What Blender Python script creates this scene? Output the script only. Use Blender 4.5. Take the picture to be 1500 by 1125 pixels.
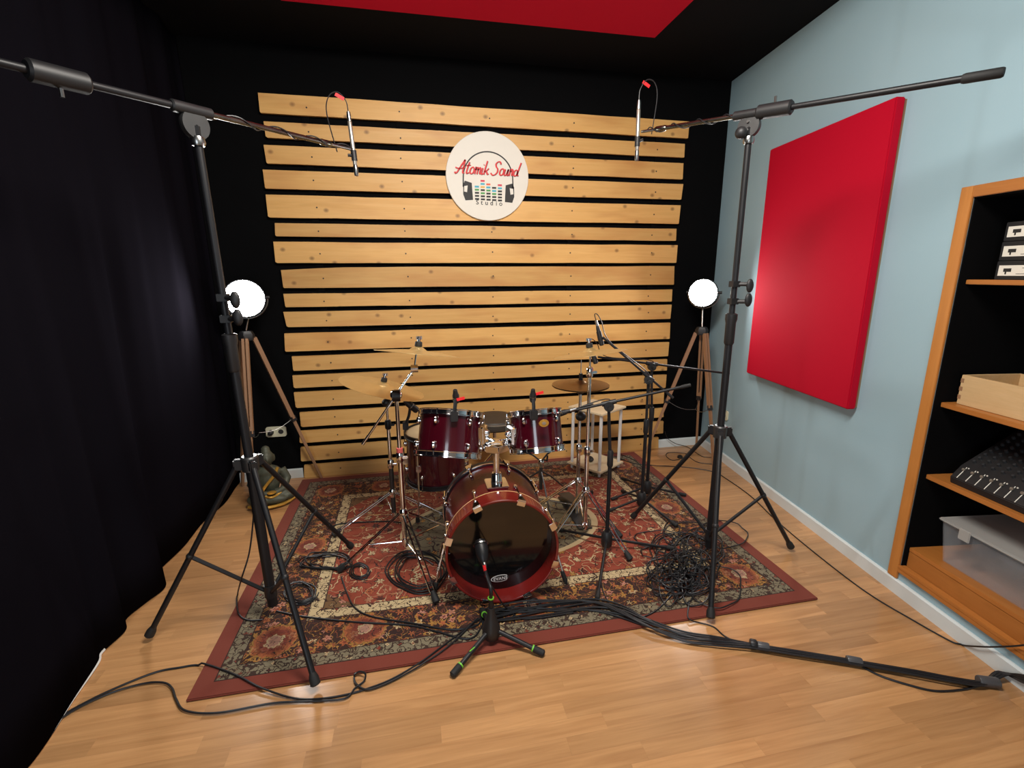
import bpy, math, random
from mathutils import Vector as V, Matrix
random.seed(7)
for o in list(bpy.data.objects): bpy.data.objects.remove(o)
scn = bpy.context.scene
COL = scn.collection
# ------------------------------------------------------------------ camera
CAM = V((-2.6359, -3.8844, 1.6)); YAW, PIT, ROL, FPX = 0.20253, -0.22699, -0.00515, 699.35
PHI = -0.13035                                   # the right wall is not square to the back wall
_f = V((math.sin(YAW)*math.cos(PIT), math.cos(YAW)*math.cos(PIT), math.sin(PIT)))
_r = _f.cross(V((0, 0, 1))).normalized(); _u = _r.cross(_f)
_R = _r*math.cos(ROL)+_u*math.sin(ROL); _U = -_r*math.sin(ROL)+_u*math.cos(ROL)
cd = bpy.data.cameras.new('camera'); cd.sensor_width = 36; cd.lens = 36*FPX/1500; cd.clip_start = .02
co = bpy.data.objects.new('camera', cd); COL.objects.link(co); scn.camera = co
co.matrix_world = Matrix(((_R.x, _U.x, -_f.x, CAM.x), (_R.y, _U.y, -_f.y, CAM.y), (_R.z, _U.z, -_f.z, CAM.z), (0, 0, 0, 1)))
# ------------------------------------------------------------------ light and exposure
vs = scn.view_settings; vs.view_transform = 'Standard'; vs.look = 'None'; vs.gamma = 1; vs.use_curve_mapping = False
vs.exposure = 0.0
w = bpy.data.worlds.new('world'); scn.world = w; w.use_nodes = True
w.node_tree.nodes['Background'].inputs[0].default_value = (.6, .7, .8, 1); w.node_tree.nodes['Background'].inputs[1].default_value = .05
def area(name, loc, tgt, sx, sy, power, col):
    d = bpy.data.lights.new(name, 'AREA'); d.shape = 'RECTANGLE'; d.size = sx; d.size_y = sy; d.energy = power; d.color = col
    o = bpy.data.objects.new(name, d); COL.objects.link(o); o.location = loc
    o.rotation_euler = (V(tgt)-V(loc)).to_track_quat('-Z', 'Y').to_euler(); return o
area('ceiling_lamp', (-2.2, -2.6, 3.02), (-2.0, -1.1, 0.4), 1.2, .4, 94, (1, .94, .86))
area('window_daylight', (-3.35, -5.5, 1.5), (-1.2, 0, .9), .8, 1.7, 36, (.8, .9, 1))
LAMP_E = 130.0

# ------------------------------------------------------------------ pixel helpers (direction only; distance from the thing touched)
def ray(x, y): return (x-750)/FPX*_R-(y-562.5)/FPX*_U+_f
def onpl(x, y, p, n):
    d = ray(x, y); n = V(n); return CAM+d*((V(p)-CAM).dot(n)/d.dot(n))
def fl(x, y, z=0.0): return onpl(x, y, (0, 0, z), (0, 0, 1))
def bw(x, y, Y): return onpl(x, y, (0, Y, 0), (0, 1, 0))
def vz(x, y, q):
    n = V((q[0]-CAM.x, q[1]-CAM.y, 0)); return onpl(x, y, (q[0], q[1], 0), n)
NW = V((math.cos(PHI), math.sin(PHI), 0)); UW = V((math.sin(PHI), -math.cos(PHI), 0))
def W(u, off, z): return UW*u-NW*off+V((0, 0, z))        # right wall: u towards the camera, off into the room
def rw(x, y, off=0):
    q = onpl(x, y, -NW*off, NW); return (q.dot(UW), q.z)
def pj(p):
    v = V(p)-CAM; z = v.dot(_f); return (750+FPX*v.dot(_R)/z, 562.5-FPX*v.dot(_U)/z, z)
def lerp(a, b, t): return a+(b-a)*t

# ------------------------------------------------------------------ mesh builder
def frame(ax):
    ax = V(ax).normalized(); t = V((0, 0, 1)) if abs(ax.z) < .9 else V((1, 0, 0))
    a = t.cross(ax).normalized(); return a, ax.cross(a), ax
class MB:
    def __init__(s): s.v = []; s.f = []
    def add(s, vs, fs):
        b = len(s.v); s.v += [V(x) for x in vs]; s.f += [[b+i for i in f] for f in fs]; return s
    def box(s, c, size, R=None):
        c = V(c); h = V(size)/2; P = []
        for x in (-1, 1):
            for y in (-1, 1):
                for z in (-1, 1):
                    p = V((x*h.x, y*h.y, z*h.z)); P.append(c+(R@p if R else p))
        return s.add(P, [(0, 1, 3, 2), (4, 6, 7, 5), (0, 4, 5, 1), (2, 3, 7, 6), (0, 2, 6, 4), (1, 5, 7, 3)])
    def lathe(s, prof, o, ax, n=24, capa=True, capb=True):
        a, b, c = frame(ax); o = V(o); P = []; F = []
        for r, h in prof:
            for i in range(n):
                t = 2*math.pi*i/n; P.append(o+c*h+(a*math.cos(t)+b*math.sin(t))*r)
        m = len(prof)
        for j in range(m-1):
            for i in range(n):
                k = (i+1) % n; F.append((j*n+i, j*n+k, (j+1)*n+k, (j+1)*n+i))
        if capa: F.append(tuple(range(n))[::-1])
        if capb: F.append(tuple((m-1)*n+i for i in range(n)))
        return s.add(P, F)
    def cyl(s, a, b, r, r2=None, n=12):
        a = V(a); b = V(b); return s.lathe([(r, 0), (r if r2 is None else r2, (b-a).length)], a, b-a, n)
    def ring(s, o, ax, ro, ri, h0, h1, n=32):
        return s.lathe([(ri, h0), (ro, h0), (ro, h1), (ri, h1), (ri, h0)], o, ax, n, False, False)
    def tube(s, pts, r, n=6):
        pts = [V(p) for p in pts]; P = []; F = []; m = len(pts); up = None
        rr = r if isinstance(r, (list, tuple)) else [r]*m
        for i, p in enumerate(pts):
            t = (pts[min(i+1, m-1)]-pts[max(i-1, 0)])
            t = t.normalized() if t.length > 1e-9 else V((1, 0, 0))
            if up is None: up = frame(t)[0]
            up = (up-t*up.dot(t)); up = up.normalized() if up.length > 1e-6 else frame(t)[0]
            b = t.cross(up)
            for k in range(n):
                a = 2*math.pi*k/n; P.append(p+(up*math.cos(a)+b*math.sin(a))*rr[i])
        for i in range(m-1):
            for k in range(n):
                l = (k+1) % n; F.append((i*n+k, i*n+l, (i+1)*n+l, (i+1)*n+k))
        F.append(tuple(range(n))[::-1]); F.append(tuple((m-1)*n+k for k in range(n)))
        return s.add(P, F)
    def ell(s, c, rad, R=None, n=14, m=9):
        c = V(c); P = []; F = []
        if not isinstance(rad, (tuple, list)): rad = (rad, rad, rad)
        def q(x, y, z):
            p = V((x*rad[0], y*rad[1], z*rad[2])); return c+(R@p if R else p)
        P.append(q(0, 0, -1))
        for j in range(1, m):
            t = math.pi*j/m-math.pi/2
            for i in range(n):
                a = 2*math.pi*i/n; P.append(q(math.cos(t)*math.cos(a), math.cos(t)*math.sin(a), math.sin(t)))
        P.append(q(0, 0, 1)); L = len(P)-1
        for i in range(n):
            k = (i+1) % n; F.append((0, 1+k, 1+i)); F.append((L, L-n+i, L-n+k))
            for j in range(m-2): F.append((1+j*n+i, 1+j*n+k, 1+(j+1)*n+k, 1+(j+1)*n+i))
        return s.add(P, F)
    def prism(s, poly, M, t):
        # poly: 2-D outline; M(x, y, d) -> world; d runs from 0 to t
        n = len(poly); P = [M(x, y, 0) for x, y in poly]+[M(x, y, t) for x, y in poly]
        F = [tuple(range(n))[::-1], tuple(range(n, 2*n))]+[(i, (i+1) % n, n+(i+1) % n, n+i) for i in range(n)]
        return s.add(P, F)
    def build(s, name, mat, parent=None, origin=None, smooth=True, ang=.7, bevel=0):
        off = V(OFF[parent.name]) if parent is not None else V(origin) if origin is not None else V((0, 0, 0))
        me = bpy.data.meshes.new(name); me.from_pydata([p-off for p in s.v], [], s.f); me.update()
        import bmesh
        bm = bmesh.new(); bm.from_mesh(me); bmesh.ops.recalc_face_normals(bm, faces=bm.faces)
        if bevel:
            bmesh.ops.bevel(bm, geom=[e for e in bm.edges if e.calc_face_angle(0) > .5], offset=bevel, segments=2, affect='EDGES', clamp_overlap=True)
        bm.to_mesh(me); bm.free()
        if smooth:
            me.polygons.foreach_set('use_smooth', [True]*len(me.polygons)); me.set_sharp_from_angle(angle=ang)
        me.materials.append(mat)
        o = bpy.data.objects.new(name, me); COL.objects.link(o)
        OFF[o.name] = off
        if parent is not None: o.parent = parent
        else: o.location = off
        return o
OFF = {}
def tag(o, label, cat, group=None):
    o['label'] = label; o['category'] = cat
    if group: o['group'] = group
    return o
def thing(name, label, cat, loc, group=None):
    o = bpy.data.objects.new(name, None); COL.objects.link(o); o.location = loc; o.empty_display_size = .05
    OFF[o.name] = V(loc); return tag(o, label, cat, group)
def struct(o): o['kind'] = 'structure'; return o
def spline(pts, k=6, closed=False):
    pts = [V(p) for p in pts]; n = len(pts); out = []
    g = (lambda i: pts[i % n]) if closed else (lambda i: pts[max(0, min(n-1, i))])
    for i in range(n if closed else n-1):
        a, b, c, d = g(i-1), g(i), g(i+1), g(i+2)
        for j in range(k):
            t = j/k; out.append(.5*((2*b)+(c-a)*t+(2*a-5*b+4*c-d)*t*t+(3*b-a-3*c+d)*t**3))
    out.append(g(n) if closed else pts[-1]); return out

# ------------------------------------------------------------------ materials
class NT:
    def __init__(s, name):
        s.m = bpy.data.materials.new(name); s.m.use_nodes = True; s.t = s.m.node_tree; s.b = s.t.nodes['Principled BSDF']
    def n(s, typ, **k):
        o = s.t.nodes.new(typ)
        for a, v in k.items(): setattr(o, a, v)
        return o
    def L(s, a, b): s.t.links.new(a, b)
    def put(s, i, v):
        if isinstance(v, (int, float)): i.default_value = v
        elif isinstance(v, (tuple, list)): i.default_value = v if len(v) == len(i.default_value) else tuple(v)+(1,)
        else: s.L(v, i)
    def M(s, op, a, b=0., c=None):
        o = s.n('ShaderNodeMath', operation=op); s.put(o.inputs[0], a); s.put(o.inputs[1], b)
        if c is not None: s.put(o.inputs[2], c)
        return o.outputs[0]
    def mix(s, f, a, b, bt='MIX'):
        o = s.n('ShaderNodeMix', data_type='RGBA', blend_type=bt); s.put(o.inputs[0], f); s.put(o.inputs[6], a); s.put(o.inputs[7], b); return o.outputs[2]
    def noise(s, vec, scale, detail=3, rough=.5, dist=0.):
        o = s.n('ShaderNodeTexNoise'); s.L(vec, o.inputs[0]); o.inputs['Scale'].default_value = scale; o.inputs['Detail'].default_value = detail
        o.inputs['Roughness'].default_value = rough; o.inputs['Distortion'].default_value = dist; return o.outputs
    def vor(s, vec, scale, feat='F1', rnd=1.):
        o = s.n('ShaderNodeTexVoronoi', feature=feat); s.L(vec, o.inputs[0]); o.inputs['Scale'].default_value = scale; o.inputs['Randomness'].default_value = rnd; return o.outputs
    def ramp(s, f, stops, mode='LINEAR'):
        o = s.n('ShaderNodeValToRGB'); cr = o.color_ramp; cr.interpolation = mode
        while len(cr.elements) < len(stops): cr.elements.new(.5)
        for e, (p, c) in zip(cr.elements, stops): e.position = p; e.color = tuple(c)+(1,) if len(c) == 3 else c
        s.put(o.inputs[0], f); return o.outputs[0]
    def obj(s): return s.n('ShaderNodeTexCoord').outputs['Object']
    def map(s, vec, sc=(1, 1, 1), loc=(0, 0, 0)):
        o = s.n('ShaderNodeMapping'); s.put(o.inputs[0], vec); o.inputs[1].default_value = loc; o.inputs[3].default_value = sc; return o.outputs[0]
    def bump(s, h, st=.2, d=.002):
        o = s.n('ShaderNodeBump'); o.inputs['Strength'].default_value = st; o.inputs['Distance'].default_value = d; s.L(h, o.inputs['Height']); s.L(o.outputs[0], s.b.inputs['Normal'])
    def set(s, **k):
        for a, v in k.items(): s.put(s.b.inputs[a.replace('_', ' ')], v)
        return s
def hexl(h):
    h = h.lstrip('#'); c = [int(h[i:i+2], 16)/255 for i in (0, 2, 4)]
    return tuple(x/12.92 if x <= .04045 else ((x+.055)/1.055)**2.4 for x in c)
def plain(name, col, rough=.5, metal=0., var=.12, scale=14, bump=0., coat=0., spec=.5):
    t = NT(name); v = t.obj(); c = col if isinstance(col, tuple) else hexl(col)
    nz = t.noise(v, scale, 4)[0]
    t.put(t.b.inputs['Base Color'], t.mix(nz, tuple(x*(1-var) for x in c), tuple(min(1, x*(1+var)) for x in c)))
    t.set(Metallic=metal, Roughness=t.M('MULTIPLY_ADD', nz, .12, rough-.06), Coat_Weight=coat, Coat_Roughness=.06, Specular_IOR_Level=spec)
    if bump: t.bump(nz, bump, .003)
    return t.m
def emit(name, col, e):
    t = NT(name); t.set(Base_Color=col, Emission_Color=col, Emission_Strength=e); return t.m

def wood(name, c1, c2, axis='X', rough=.45, knots=0., rnd='obj', var=.35, gscale=1.0, coat=0., ccol=None):
    t = NT(name); v = t.obj()
    if rnd == 'island': rv = t.n('ShaderNodeNewGeometry').outputs['Random Per Island']
    else: rv = t.n('ShaderNodeObjectInfo').outputs['Random']
    offs = t.n('ShaderNodeCombineXYZ'); t.L(t.M('MULTIPLY', rv, 37.), offs.inputs[0]); t.L(t.M('MULTIPLY', rv, 91.), offs.inputs[1]); t.L(t.M('MULTIPLY', rv, 13.), offs.inputs[2])
    ad = t.n('ShaderNodeVectorMath', operation='ADD'); t.L(v, ad.inputs[0]); t.L(offs.outputs[0], ad.inputs[1]); v2 = ad.outputs[0]
    sc = {'X': (1.2, 22, 22), 'Y': (22, 1.2, 22), 'Z': (22, 22, 1.2)}[axis]
    g = t.noise(t.map(v2, tuple(x*gscale for x in sc)), 1.6, 5, .6, .6)[0]
    g2 = t.noise(t.map(v2, tuple(x*gscale*4 for x in sc)), 2., 3)[0]
    col = t.mix(t.M('MULTIPLY_ADD', g, 1.6, -.35), c1, c2)
    col = t.mix(t.M('MULTIPLY', g2, .35), col, tuple(x*.6 for x in c1))
    tone = t.M('MULTIPLY_ADD', rv, var, 1-var*.6)
    tn = t.n('ShaderNodeCombineXYZ')
    for i in range(3): t.L(tone, tn.inputs[i])
    col = t.mix(1., col, tn.outputs[0], 'MULTIPLY')
    if knots:
        s3 = t.n('ShaderNodeSeparateXYZ'); t.L(v2, s3.inputs[0]); c3 = t.n('ShaderNodeCombineXYZ'); t.L(t.M('MULTIPLY', s3.outputs[0], .8), c3.inputs[0]); t.L(t.M('ADD', s3.outputs[2], t.M('MULTIPLY', s3.outputs[1], .37)), c3.inputs[1])
        vn = t.n('ShaderNodeTexVoronoi', voronoi_dimensions='2D'); t.L(c3.outputs[0], vn.inputs[0]); vn.inputs['Scale'].default_value = 5.2; vo = vn.outputs; keep = t.M('LESS_THAN', t.M('FRACT', t.M('MULTIPLY', vo[1], 7.31)), knots)
        k = t.ramp(vo[0], [(0, (1, 1, 1)), (.035, (.8, .8, .8)), (.07, (.35, .35, .35)), (.095, (.0, .0, .0))])
        col = t.mix(t.M('MULTIPLY', t.M('MULTIPLY', k, keep), .7), col, (.1, .035, .012))
        st = t.noise(t.map(v2, (1.3, 5, 5)), 1.4, 2)[0]
        col = t.mix(t.ramp(st, [(.5, (0, 0, 0)), (.75, (.5, .5, .5))]), col, ccol or (.45, .17, .04))
    t.put(t.b.inputs['Base Color'], col)
    t.set(Roughness=t.M('MULTIPLY_ADD', g, .15, rough-.07), Coat_Weight=coat, Coat_Roughness=.12)
    t.bump(g2, .12, .001); return t.m

BLACKP = plain('black_wall_paint', (.0035, .0036, .004), .95, var=.2, scale=6, spec=.06)
CEILP = plain('black_ceiling_paint', (.005, .005, .006), .9, var=.2, scale=6, spec=.1)
PLASTER = plain('white_plaster', '#d8d6d0', .85)
BLUE = NT('pale_blue_wall_paint'); _v = BLUE.obj(); _n1 = BLUE.noise(_v, 1.5, 4)[0]; _n2 = BLUE.noise(_v, 160, 2)[0]
BLUE.put(BLUE.b.inputs['Base Color'], BLUE.mix(_n1, hexl('#93b3c0'), hexl('#9fbcc7'))); BLUE.set(Roughness=.8); BLUE.bump(_n2, .12, .002); BLUE = BLUE.m
BASEB = plain('white_baseboard_paint', '#d3dcdd', .45, var=.04)
PINE = wood('pine_board', (.80, .48, .165), (.68, .355, .095), 'X', .5, .7, var=.26)
STRIP = wood('oak_strip', (.66, .36, .155), (.34, .15, .05), 'X', .3, var=.3, coat=.3)
STRIPS = wood('oak_strip_field', (.66, .36, .155), (.34, .15, .05), 'X', .3, rnd='island', var=.3, coat=.3)
SUBF = plain('floor_underlay', '#6b3c1c', .6)
TRIM = wood('orange_pine_trim', (.58, .24, .055), (.46, .17, .035), 'Z', .42, var=.1, coat=.2)
SHELFW = wood('orange_pine_shelf', (.50, .19, .04), (.40, .135, .025), 'Y', .42, var=.1, coat=.2)
LEGW = wood('tripod_wood', (.36, .2, .105), (.28, .14, .07), 'Z', .5, var=.1)
CRATE = wood('pale_crate_wood', (.72, .5, .26), (.62, .4, .18), 'Y', .6, var=.1)
PLY = wood('pale_plywood', (.74, .62, .42), (.68, .54, .34), 'X', .5, var=.1)
REDF = NT('red_acoustic_fabric'); _v = REDF.obj(); _n = REDF.noise(_v, 400, 2)[0]
REDF.put(REDF.b.inputs['Base Color'], REDF.mix(_n, (.42, .001, .016), (.50, .003, .024))); REDF.set(Roughness=.85, Specular_IOR_Level=.12); REDF.bump(_n, .15, .001); REDF = REDF.m
CURT = NT('black_curtain_cloth'); _v = CURT.obj(); _n = CURT.noise(CURT.map(_v, (1, 1, 1)), 300, 2)[0]
CURT.put(CURT.b.inputs['Base Color'], CURT.mix(_n, (.0045, .004, .006), (.007, .0064, .0092))); CURT.set(Roughness=1., Specular_IOR_Level=.0); CURT.bump(_n, .2, .001); CURT = CURT.m
HEM = plain('white_hem_tape', '#d8d8d6', .8)
BLK = plain('black_satin_metal', (.009, .009, .0105), .45, var=.2, spec=.35)
BLKP = plain('black_plastic', (.010, .010, .011), .5, var=.2)
RUB = plain('black_rubber', (.009, .009, .009), .7, var=.2)
GREYM = plain('grey_cast_metal', (.09, .09, .09), .4, .8)
GREYK = plain('dark_grey_knob', (.03, .032, .035), .4)
STEEL = plain('satin_steel', (.32, .32, .31), .3, 1.)
SILV = plain('champagne_silver', (.55, .52, .46), .35, .85)
BOOMM = plain('dark_nickel', (.2, .2, .17), .28, 1.)
CHR = plain('chrome', (.78, .78, .79), .1, 1., var=.05)
BURG = plain('burgundy_lacquer', (.085, .003, .007), .24, var=.25, scale=5, coat=.04, spec=.22)
BURGT = plain('burgundy_tom_lacquer', (.042, .0016, .0055), .2, var=.25, scale=5, coat=.75, spec=.3)
HOOPR = plain('red_hoop_lacquer', (.15, .010, .008), .25, var=.25, scale=7, coat=.6, spec=.3)
CREAM = plain('cream_bead', '#cfae7a', .5)
HEADK = plain('black_drumhead', (.004, .004, .0045), .12, var=.1, coat=.6)
HEADW = plain('coated_white_drumhead', '#c9b691', .6)
BRON = NT('cymbal_bronze'); _v = BRON.obj(); _l = BRON.n('ShaderNodeVectorMath', operation='LENGTH'); BRON.L(_v, _l.inputs[0])
_g = BRON.M('SINE', BRON.M('MULTIPLY', _l.outputs['Value'], 900.)); _n = BRON.noise(_v, 9, 4)[0]
BRON.put(BRON.b.inputs['Base Color'], BRON.mix(_n, (.78, .56, .24), (.62, .43, .18))); BRON.set(Metallic=.75, Roughness=BRON.M('MULTIPLY_ADD', _n, .15, .3)); BRON.bump(_g, .06, .0005); BRON = BRON.m
BRONK = plain('aged_bronze', (.34, .2, .08), .38, .75, var=.3, scale=9)
CAB = plain('black_cable_rubber', (.010, .010, .012), .45, var=.2)
RTAG = plain('red_tape', (.75, .015, .02), .5)
PINKT = plain('pink_memory_lock', (.55, .1, .09), .5)
GREEN = plain('lime_green_ring', (.17, .55, .04), .5)
SIGNW = plain('off_white_sign_board', '#e4e0d4', .55, var=.03)
INKK = plain('black_print', (.018, .017, .016), .6)
INKR = plain('red_print', (.75, .035, .04), .6)
INKW = plain('white_print', (.8, .8, .8), .6)
SOCK = plain('cream_socket_plastic', '#d2cfb4', .4)
BRASS = plain('gold_paint', (.62, .34, .06), .35, .6)
STONE = plain('dark_green_bronze', (.075, .08, .055), .55, .3, var=.5, scale=22, bump=.4)
FROST = NT('frosted_acrylic'); FROST.set(Base_Color=(.86, .86, .84), Roughness=.35, Transmission_Weight=.35, IOR=1.3); FROST = FROST.m
def cloudy(name, col, clear):
    t = NT(name); n_ = t.noise(t.obj(), 6, 3)[0]; t.set(Base_Color=col, Roughness=.3)
    tr_ = t.n('ShaderNodeBsdfTransparent'); mx_ = t.n('ShaderNodeMixShader'); t.L(t.M('MULTIPLY_ADD', n_, .16, clear-.08), mx_.inputs[0]); t.L(t.b.outputs[0], mx_.inputs[1]); t.L(tr_.outputs[0], mx_.inputs[2])
    out = [x for x in t.t.nodes if x.type == 'OUTPUT_MATERIAL'][0]; t.L(mx_.outputs[0], out.inputs[0]); return t.m
CLEARP = cloudy('cloudy_clear_plastic', (.55, .62, .68), .87)
LIDP = cloudy('cloudy_lid_plastic', (.55, .56, .54), .5)
LEATH = plain('dark_brown_leatherette', (.035, .026, .018), .55, bump=.1)
GREYF = plain('grey_padding', (.25, .25, .25), .9, bump=.3)
TAPE = plain('grey_tape', (.07, .07, .075), .4)
LENS = emit('lit_lamp_lens', (1, .98, .95), LAMP_E)

# ================================================================== THE ROOM
XL, YF, ZC = -4.22, -5.75, 3.115
def quadbox(name, mat, x0, x1, y0, y1, z0, z1): return struct(MB().box(((x0+x1)/2, (y0+y1)/2, (z0+z1)/2), (x1-x0, y1-y0, z1-z0)).build(name, mat, smooth=False))
quadbox('wall_back', BLACKP, XL-.1, .35, 0, .12, -.02, ZC+.1)
quadbox('wall_left', BLACKP, XL-.1, XL, YF, 0, -.02, ZC+.1)
quadbox('wall_front', PLASTER, XL-.1, .35, YF-.1, YF, -.02, ZC+.1)
quadbox('ceiling', CEILP, XL-.1, .35, YF-.1, .12, ZC, ZC+.1)
floor = quadbox('floor', SUBF, XL-.1, .35, YF-.1, .12, -.06, -.012)
# right wall with the shelf recess cut out of it
def wbox(mb, u0, u1, o0, o1, z0, z1):
    P = [W(u, o, z) for u in (u0, u1) for o in (o0, o1) for z in (z0, z1)]
    return mb.add(P, [(0, 1, 3, 2), (4, 6, 7, 5), (0, 4, 5, 1), (2, 3, 7, 6), (0, 2, 6, 4), (1, 5, 7, 3)])
NU0, NU1, NZ0, NZ1, ND = 2.2, 3.25, .142, 1.905, .42
mb = MB()
wbox(mb, -.05, NU0, -ND-.05, 0, -.02, ZC); wbox(mb, NU1, 5.85, -ND-.05, 0, -.02, ZC)
wbox(mb, NU0, NU1, -ND-.05, 0, -.02, NZ0); wbox(mb, NU0, NU1, -ND-.05, 0, NZ1, ZC)
wall_r = struct(mb.build('wall_right', BLUE, smooth=False))
mb = MB(); wbox(mb, NU0, NU1, -ND-.05, -ND+.01, NZ0, NZ1); wbox(mb, NU0, NU0+.006, -ND, .0004, NZ0, NZ1); wbox(mb, NU1-.006, NU1, -ND, .0004, NZ0, NZ1); wbox(mb, NU0, NU1, -ND, .0004, NZ1-.006, NZ1)
mb.build('recess_lining', BLACKP, wall_r, smooth=False)
# baseboards
def bboard(name, P0, P1, nrm, h=.077, t=.014):
    P0, P1, nrm = V(P0), V(P1), V(nrm); d = P1-P0
    prof = [(0, 0), (t, 0), (t, h-.008), (t-.006, h), (0, h)]
    m = MB(); m.add([P0+nrm*a+V((0, 0, b)) for a, b in prof]+[P1+nrm*a+V((0, 0, b)) for a, b in prof],
                    [(0, 1, 2, 3, 4), (9, 8, 7, 6, 5)]+[(i, (i+1) % 5, 5+(i+1) % 5, 5+i) for i in range(5)])
    return struct(m.build(name, BASEB, smooth=False))
bboard('baseboard_back', (-.452, -.0005, 0), (-.015, -.0005, 0), (0, -1, 0))
bboard('baseboard_back', (XL, -.0005, 0), (-3.57, -.0005, 0), (0, -1, 0))
bboard('baseboard_right', W(0, .0005, 0), W(5.7, .0005, 0), -NW)

# ---- floor strips (parquet): visible ones are parts of the floor, the rest is one part
RX0, RX1, RY0, RY1 = -3.565, -.72, -2.15, -.083
SW = .068; strips = []; y = 0.
row = 0
while y > YF:
    x = XL-random.uniform(0, .5); 
    while x < .2:
        L = random.choice((.34, .46, .58, .7, .86)); strips.append((x, y, L)); x += L
    y -= SW; row += 1
def vis(s):
    x, y, L = s; cx, cy = x+L/2, y-SW/2
    if cx < -4.3 or V((x, cy, 0)).dot(-NW) < -.02: return None
    if x > RX0+.02 and x+L < RX1-.02 and RY0+.02 < y-SW and y < RY1: return None
    px = pj((cx, cy, 0))
    if px[2] < .2 or not (-80 < px[0] < 1580 and px[1] < 1170): return None
    return -px[2]
ranked = sorted([s for s in strips if vis(s) is not None], key=vis, reverse=True)
parts, rest = ranked[:300], MB()
ps = set(parts); smesh = {}
def striplocal(L): return MB().box((L/2, -SW/2, -.006), (L-.0002, SW-.0002, .012))
for s in strips:
    if s in ps: continue
    if (V((s[0], s[1]-SW, 0))).dot(-NW) < -.05: continue
    rest.box((s[0]+s[2]/2, s[1]-SW/2, -.006), (s[2]-.0002, SW-.0002, .012))
o = rest.build('floor_strip_field', STRIPS, floor, smooth=False); o['kind'] = 'stuff'
for x, y, L in parts:
    if L not in smesh:
        o = striplocal(L).build('floor_strip', STRIP, smooth=False); smesh[L] = o.data
    else:
        o = bpy.data.objects.new('floor_strip', smesh[L]); COL.objects.link(o)
    o.parent = floor; o.location = (x, y, random.uniform(-.00015, 0))

# ---- curtain along the left wall
hem = [(0.0, -4.045), (-.12, -4.043), (-.38, -4.024), (-.64, -4.061), (-.94, -4.056), (-1.17, -4.083), (-1.22, -4.055), (-1.35, -3.983), (-1.47, -4.02), (-1.58, -4.052), (-1.67, -4.014), (-1.80, -4.041), (-1.87, -4.02), (-2.04, -4.006), (-2.32, -3.982), (-2.5, -4.05), (-2.66, -3.99), (-2.85, -4.06), (-3.0, -3.99), (-3.2, -4.06), (-3.5, -4.02)]
hs = spline([(b, a, 0) for a, b in hem], 8)
P = []; F = []; NZ = 14; nh = len(hs)
for j in range(NZ+1):
    k = j/NZ
    for p in hs:
        fold = .013*math.sin(p.y*17+.6*math.sin(p.y*3.1))+.004*math.sin(p.y*39)
        x = lerp(p.x, -4.045+fold, min(1, k*1.6)); P.append((x+.01*math.sin(k*4+p.y*2), p.y-.004, .006+k*(ZC-.012)))
for j in range(NZ):
    for i in range(nh-1): F.append((j*nh+i, j*nh+i+1, (j+1)*nh+i+1, (j+1)*nh+i))
ct = thing('curtain', 'floor-length black cloth curtain hanging in soft folds along the wall', 'curtain', (-4.04, -1.7, 0))
c = MB().add(P, F).build('cloth', CURT, ct, ang=3.2)
md = c.modifiers.new('thickness', 'SOLIDIFY'); md.thickness = .006
MB().tube([p+V((.007, 0, .0085)) for p in hs if -2.6 < p.y < -1.78], .008).build('hem', HEM, ct)

# ---- pine slat feature on the back wall
BF = -.036
S = [((377.7, 135.7), (380.7, 165), (1010, 178), (1008, 202.7)), ((386, 177.6), (389.3, 201.3), (1003.3, 210.7), (1002.4, 230.7)), ((386, 212), (390.4, 239.3), (1001.3, 239), (1000, 262.7)),
     ((384.7, 248.3), (388.3, 276), (1001, 269.6), (998, 292.4)), ((389, 285), (392.7, 318.4), (997.3, 300.7), (994.3, 328)), ((402.4, 326.7), (403.3, 346), (991, 335), (990.3, 352.7)),
     ((400.3, 354), (403.6, 385.3), (992.8, 359), (990.7, 385)), ((411, 391.5), (415, 422), (988, 389.8), (987.2, 417)), ((415, 430.4), (418, 450), (985, 424), (984, 441.7)),
     ((415, 457), (420, 479.3), (984, 446.3), (982, 467)), ((416.4, 488.7), (417.7, 515.3), (982, 472.8), (981, 496.4)), ((427.3, 522.4), (429.6, 543.3), (980.4, 501.2), (978.7, 521.7)),
     ((428.3, 550.4), (430.3, 568.7), (977.4, 526.3), (977, 542.7)), ((430.3, 575.3), (433.3, 597.7), (976.5, 549), (975, 568)), ((438.8, 604.7), (441, 625.7), (973, 573), (972, 591)),
     ((439, 632), (439, 649.3), (972, 598), (972, 611)), ((440, 656), (441, 676), (972, 617.3), (971.3, 634.7)), ((445.6, 682), (445.6, 700), (964.7, 641), (964.7, 655))]
sp = thing('slat_wall_panel', 'pine boards fixed one above another across the black wall', 'wall panel', (-2, -.02, 0))
for x in (-3.3, -2.66, -2.0, -1.35, -.62):
    MB().box((x, -.0065, 1.42), (.05, .011, 2.6)).build('batten', BLACKP, sp, smooth=False)
scr = None
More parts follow.
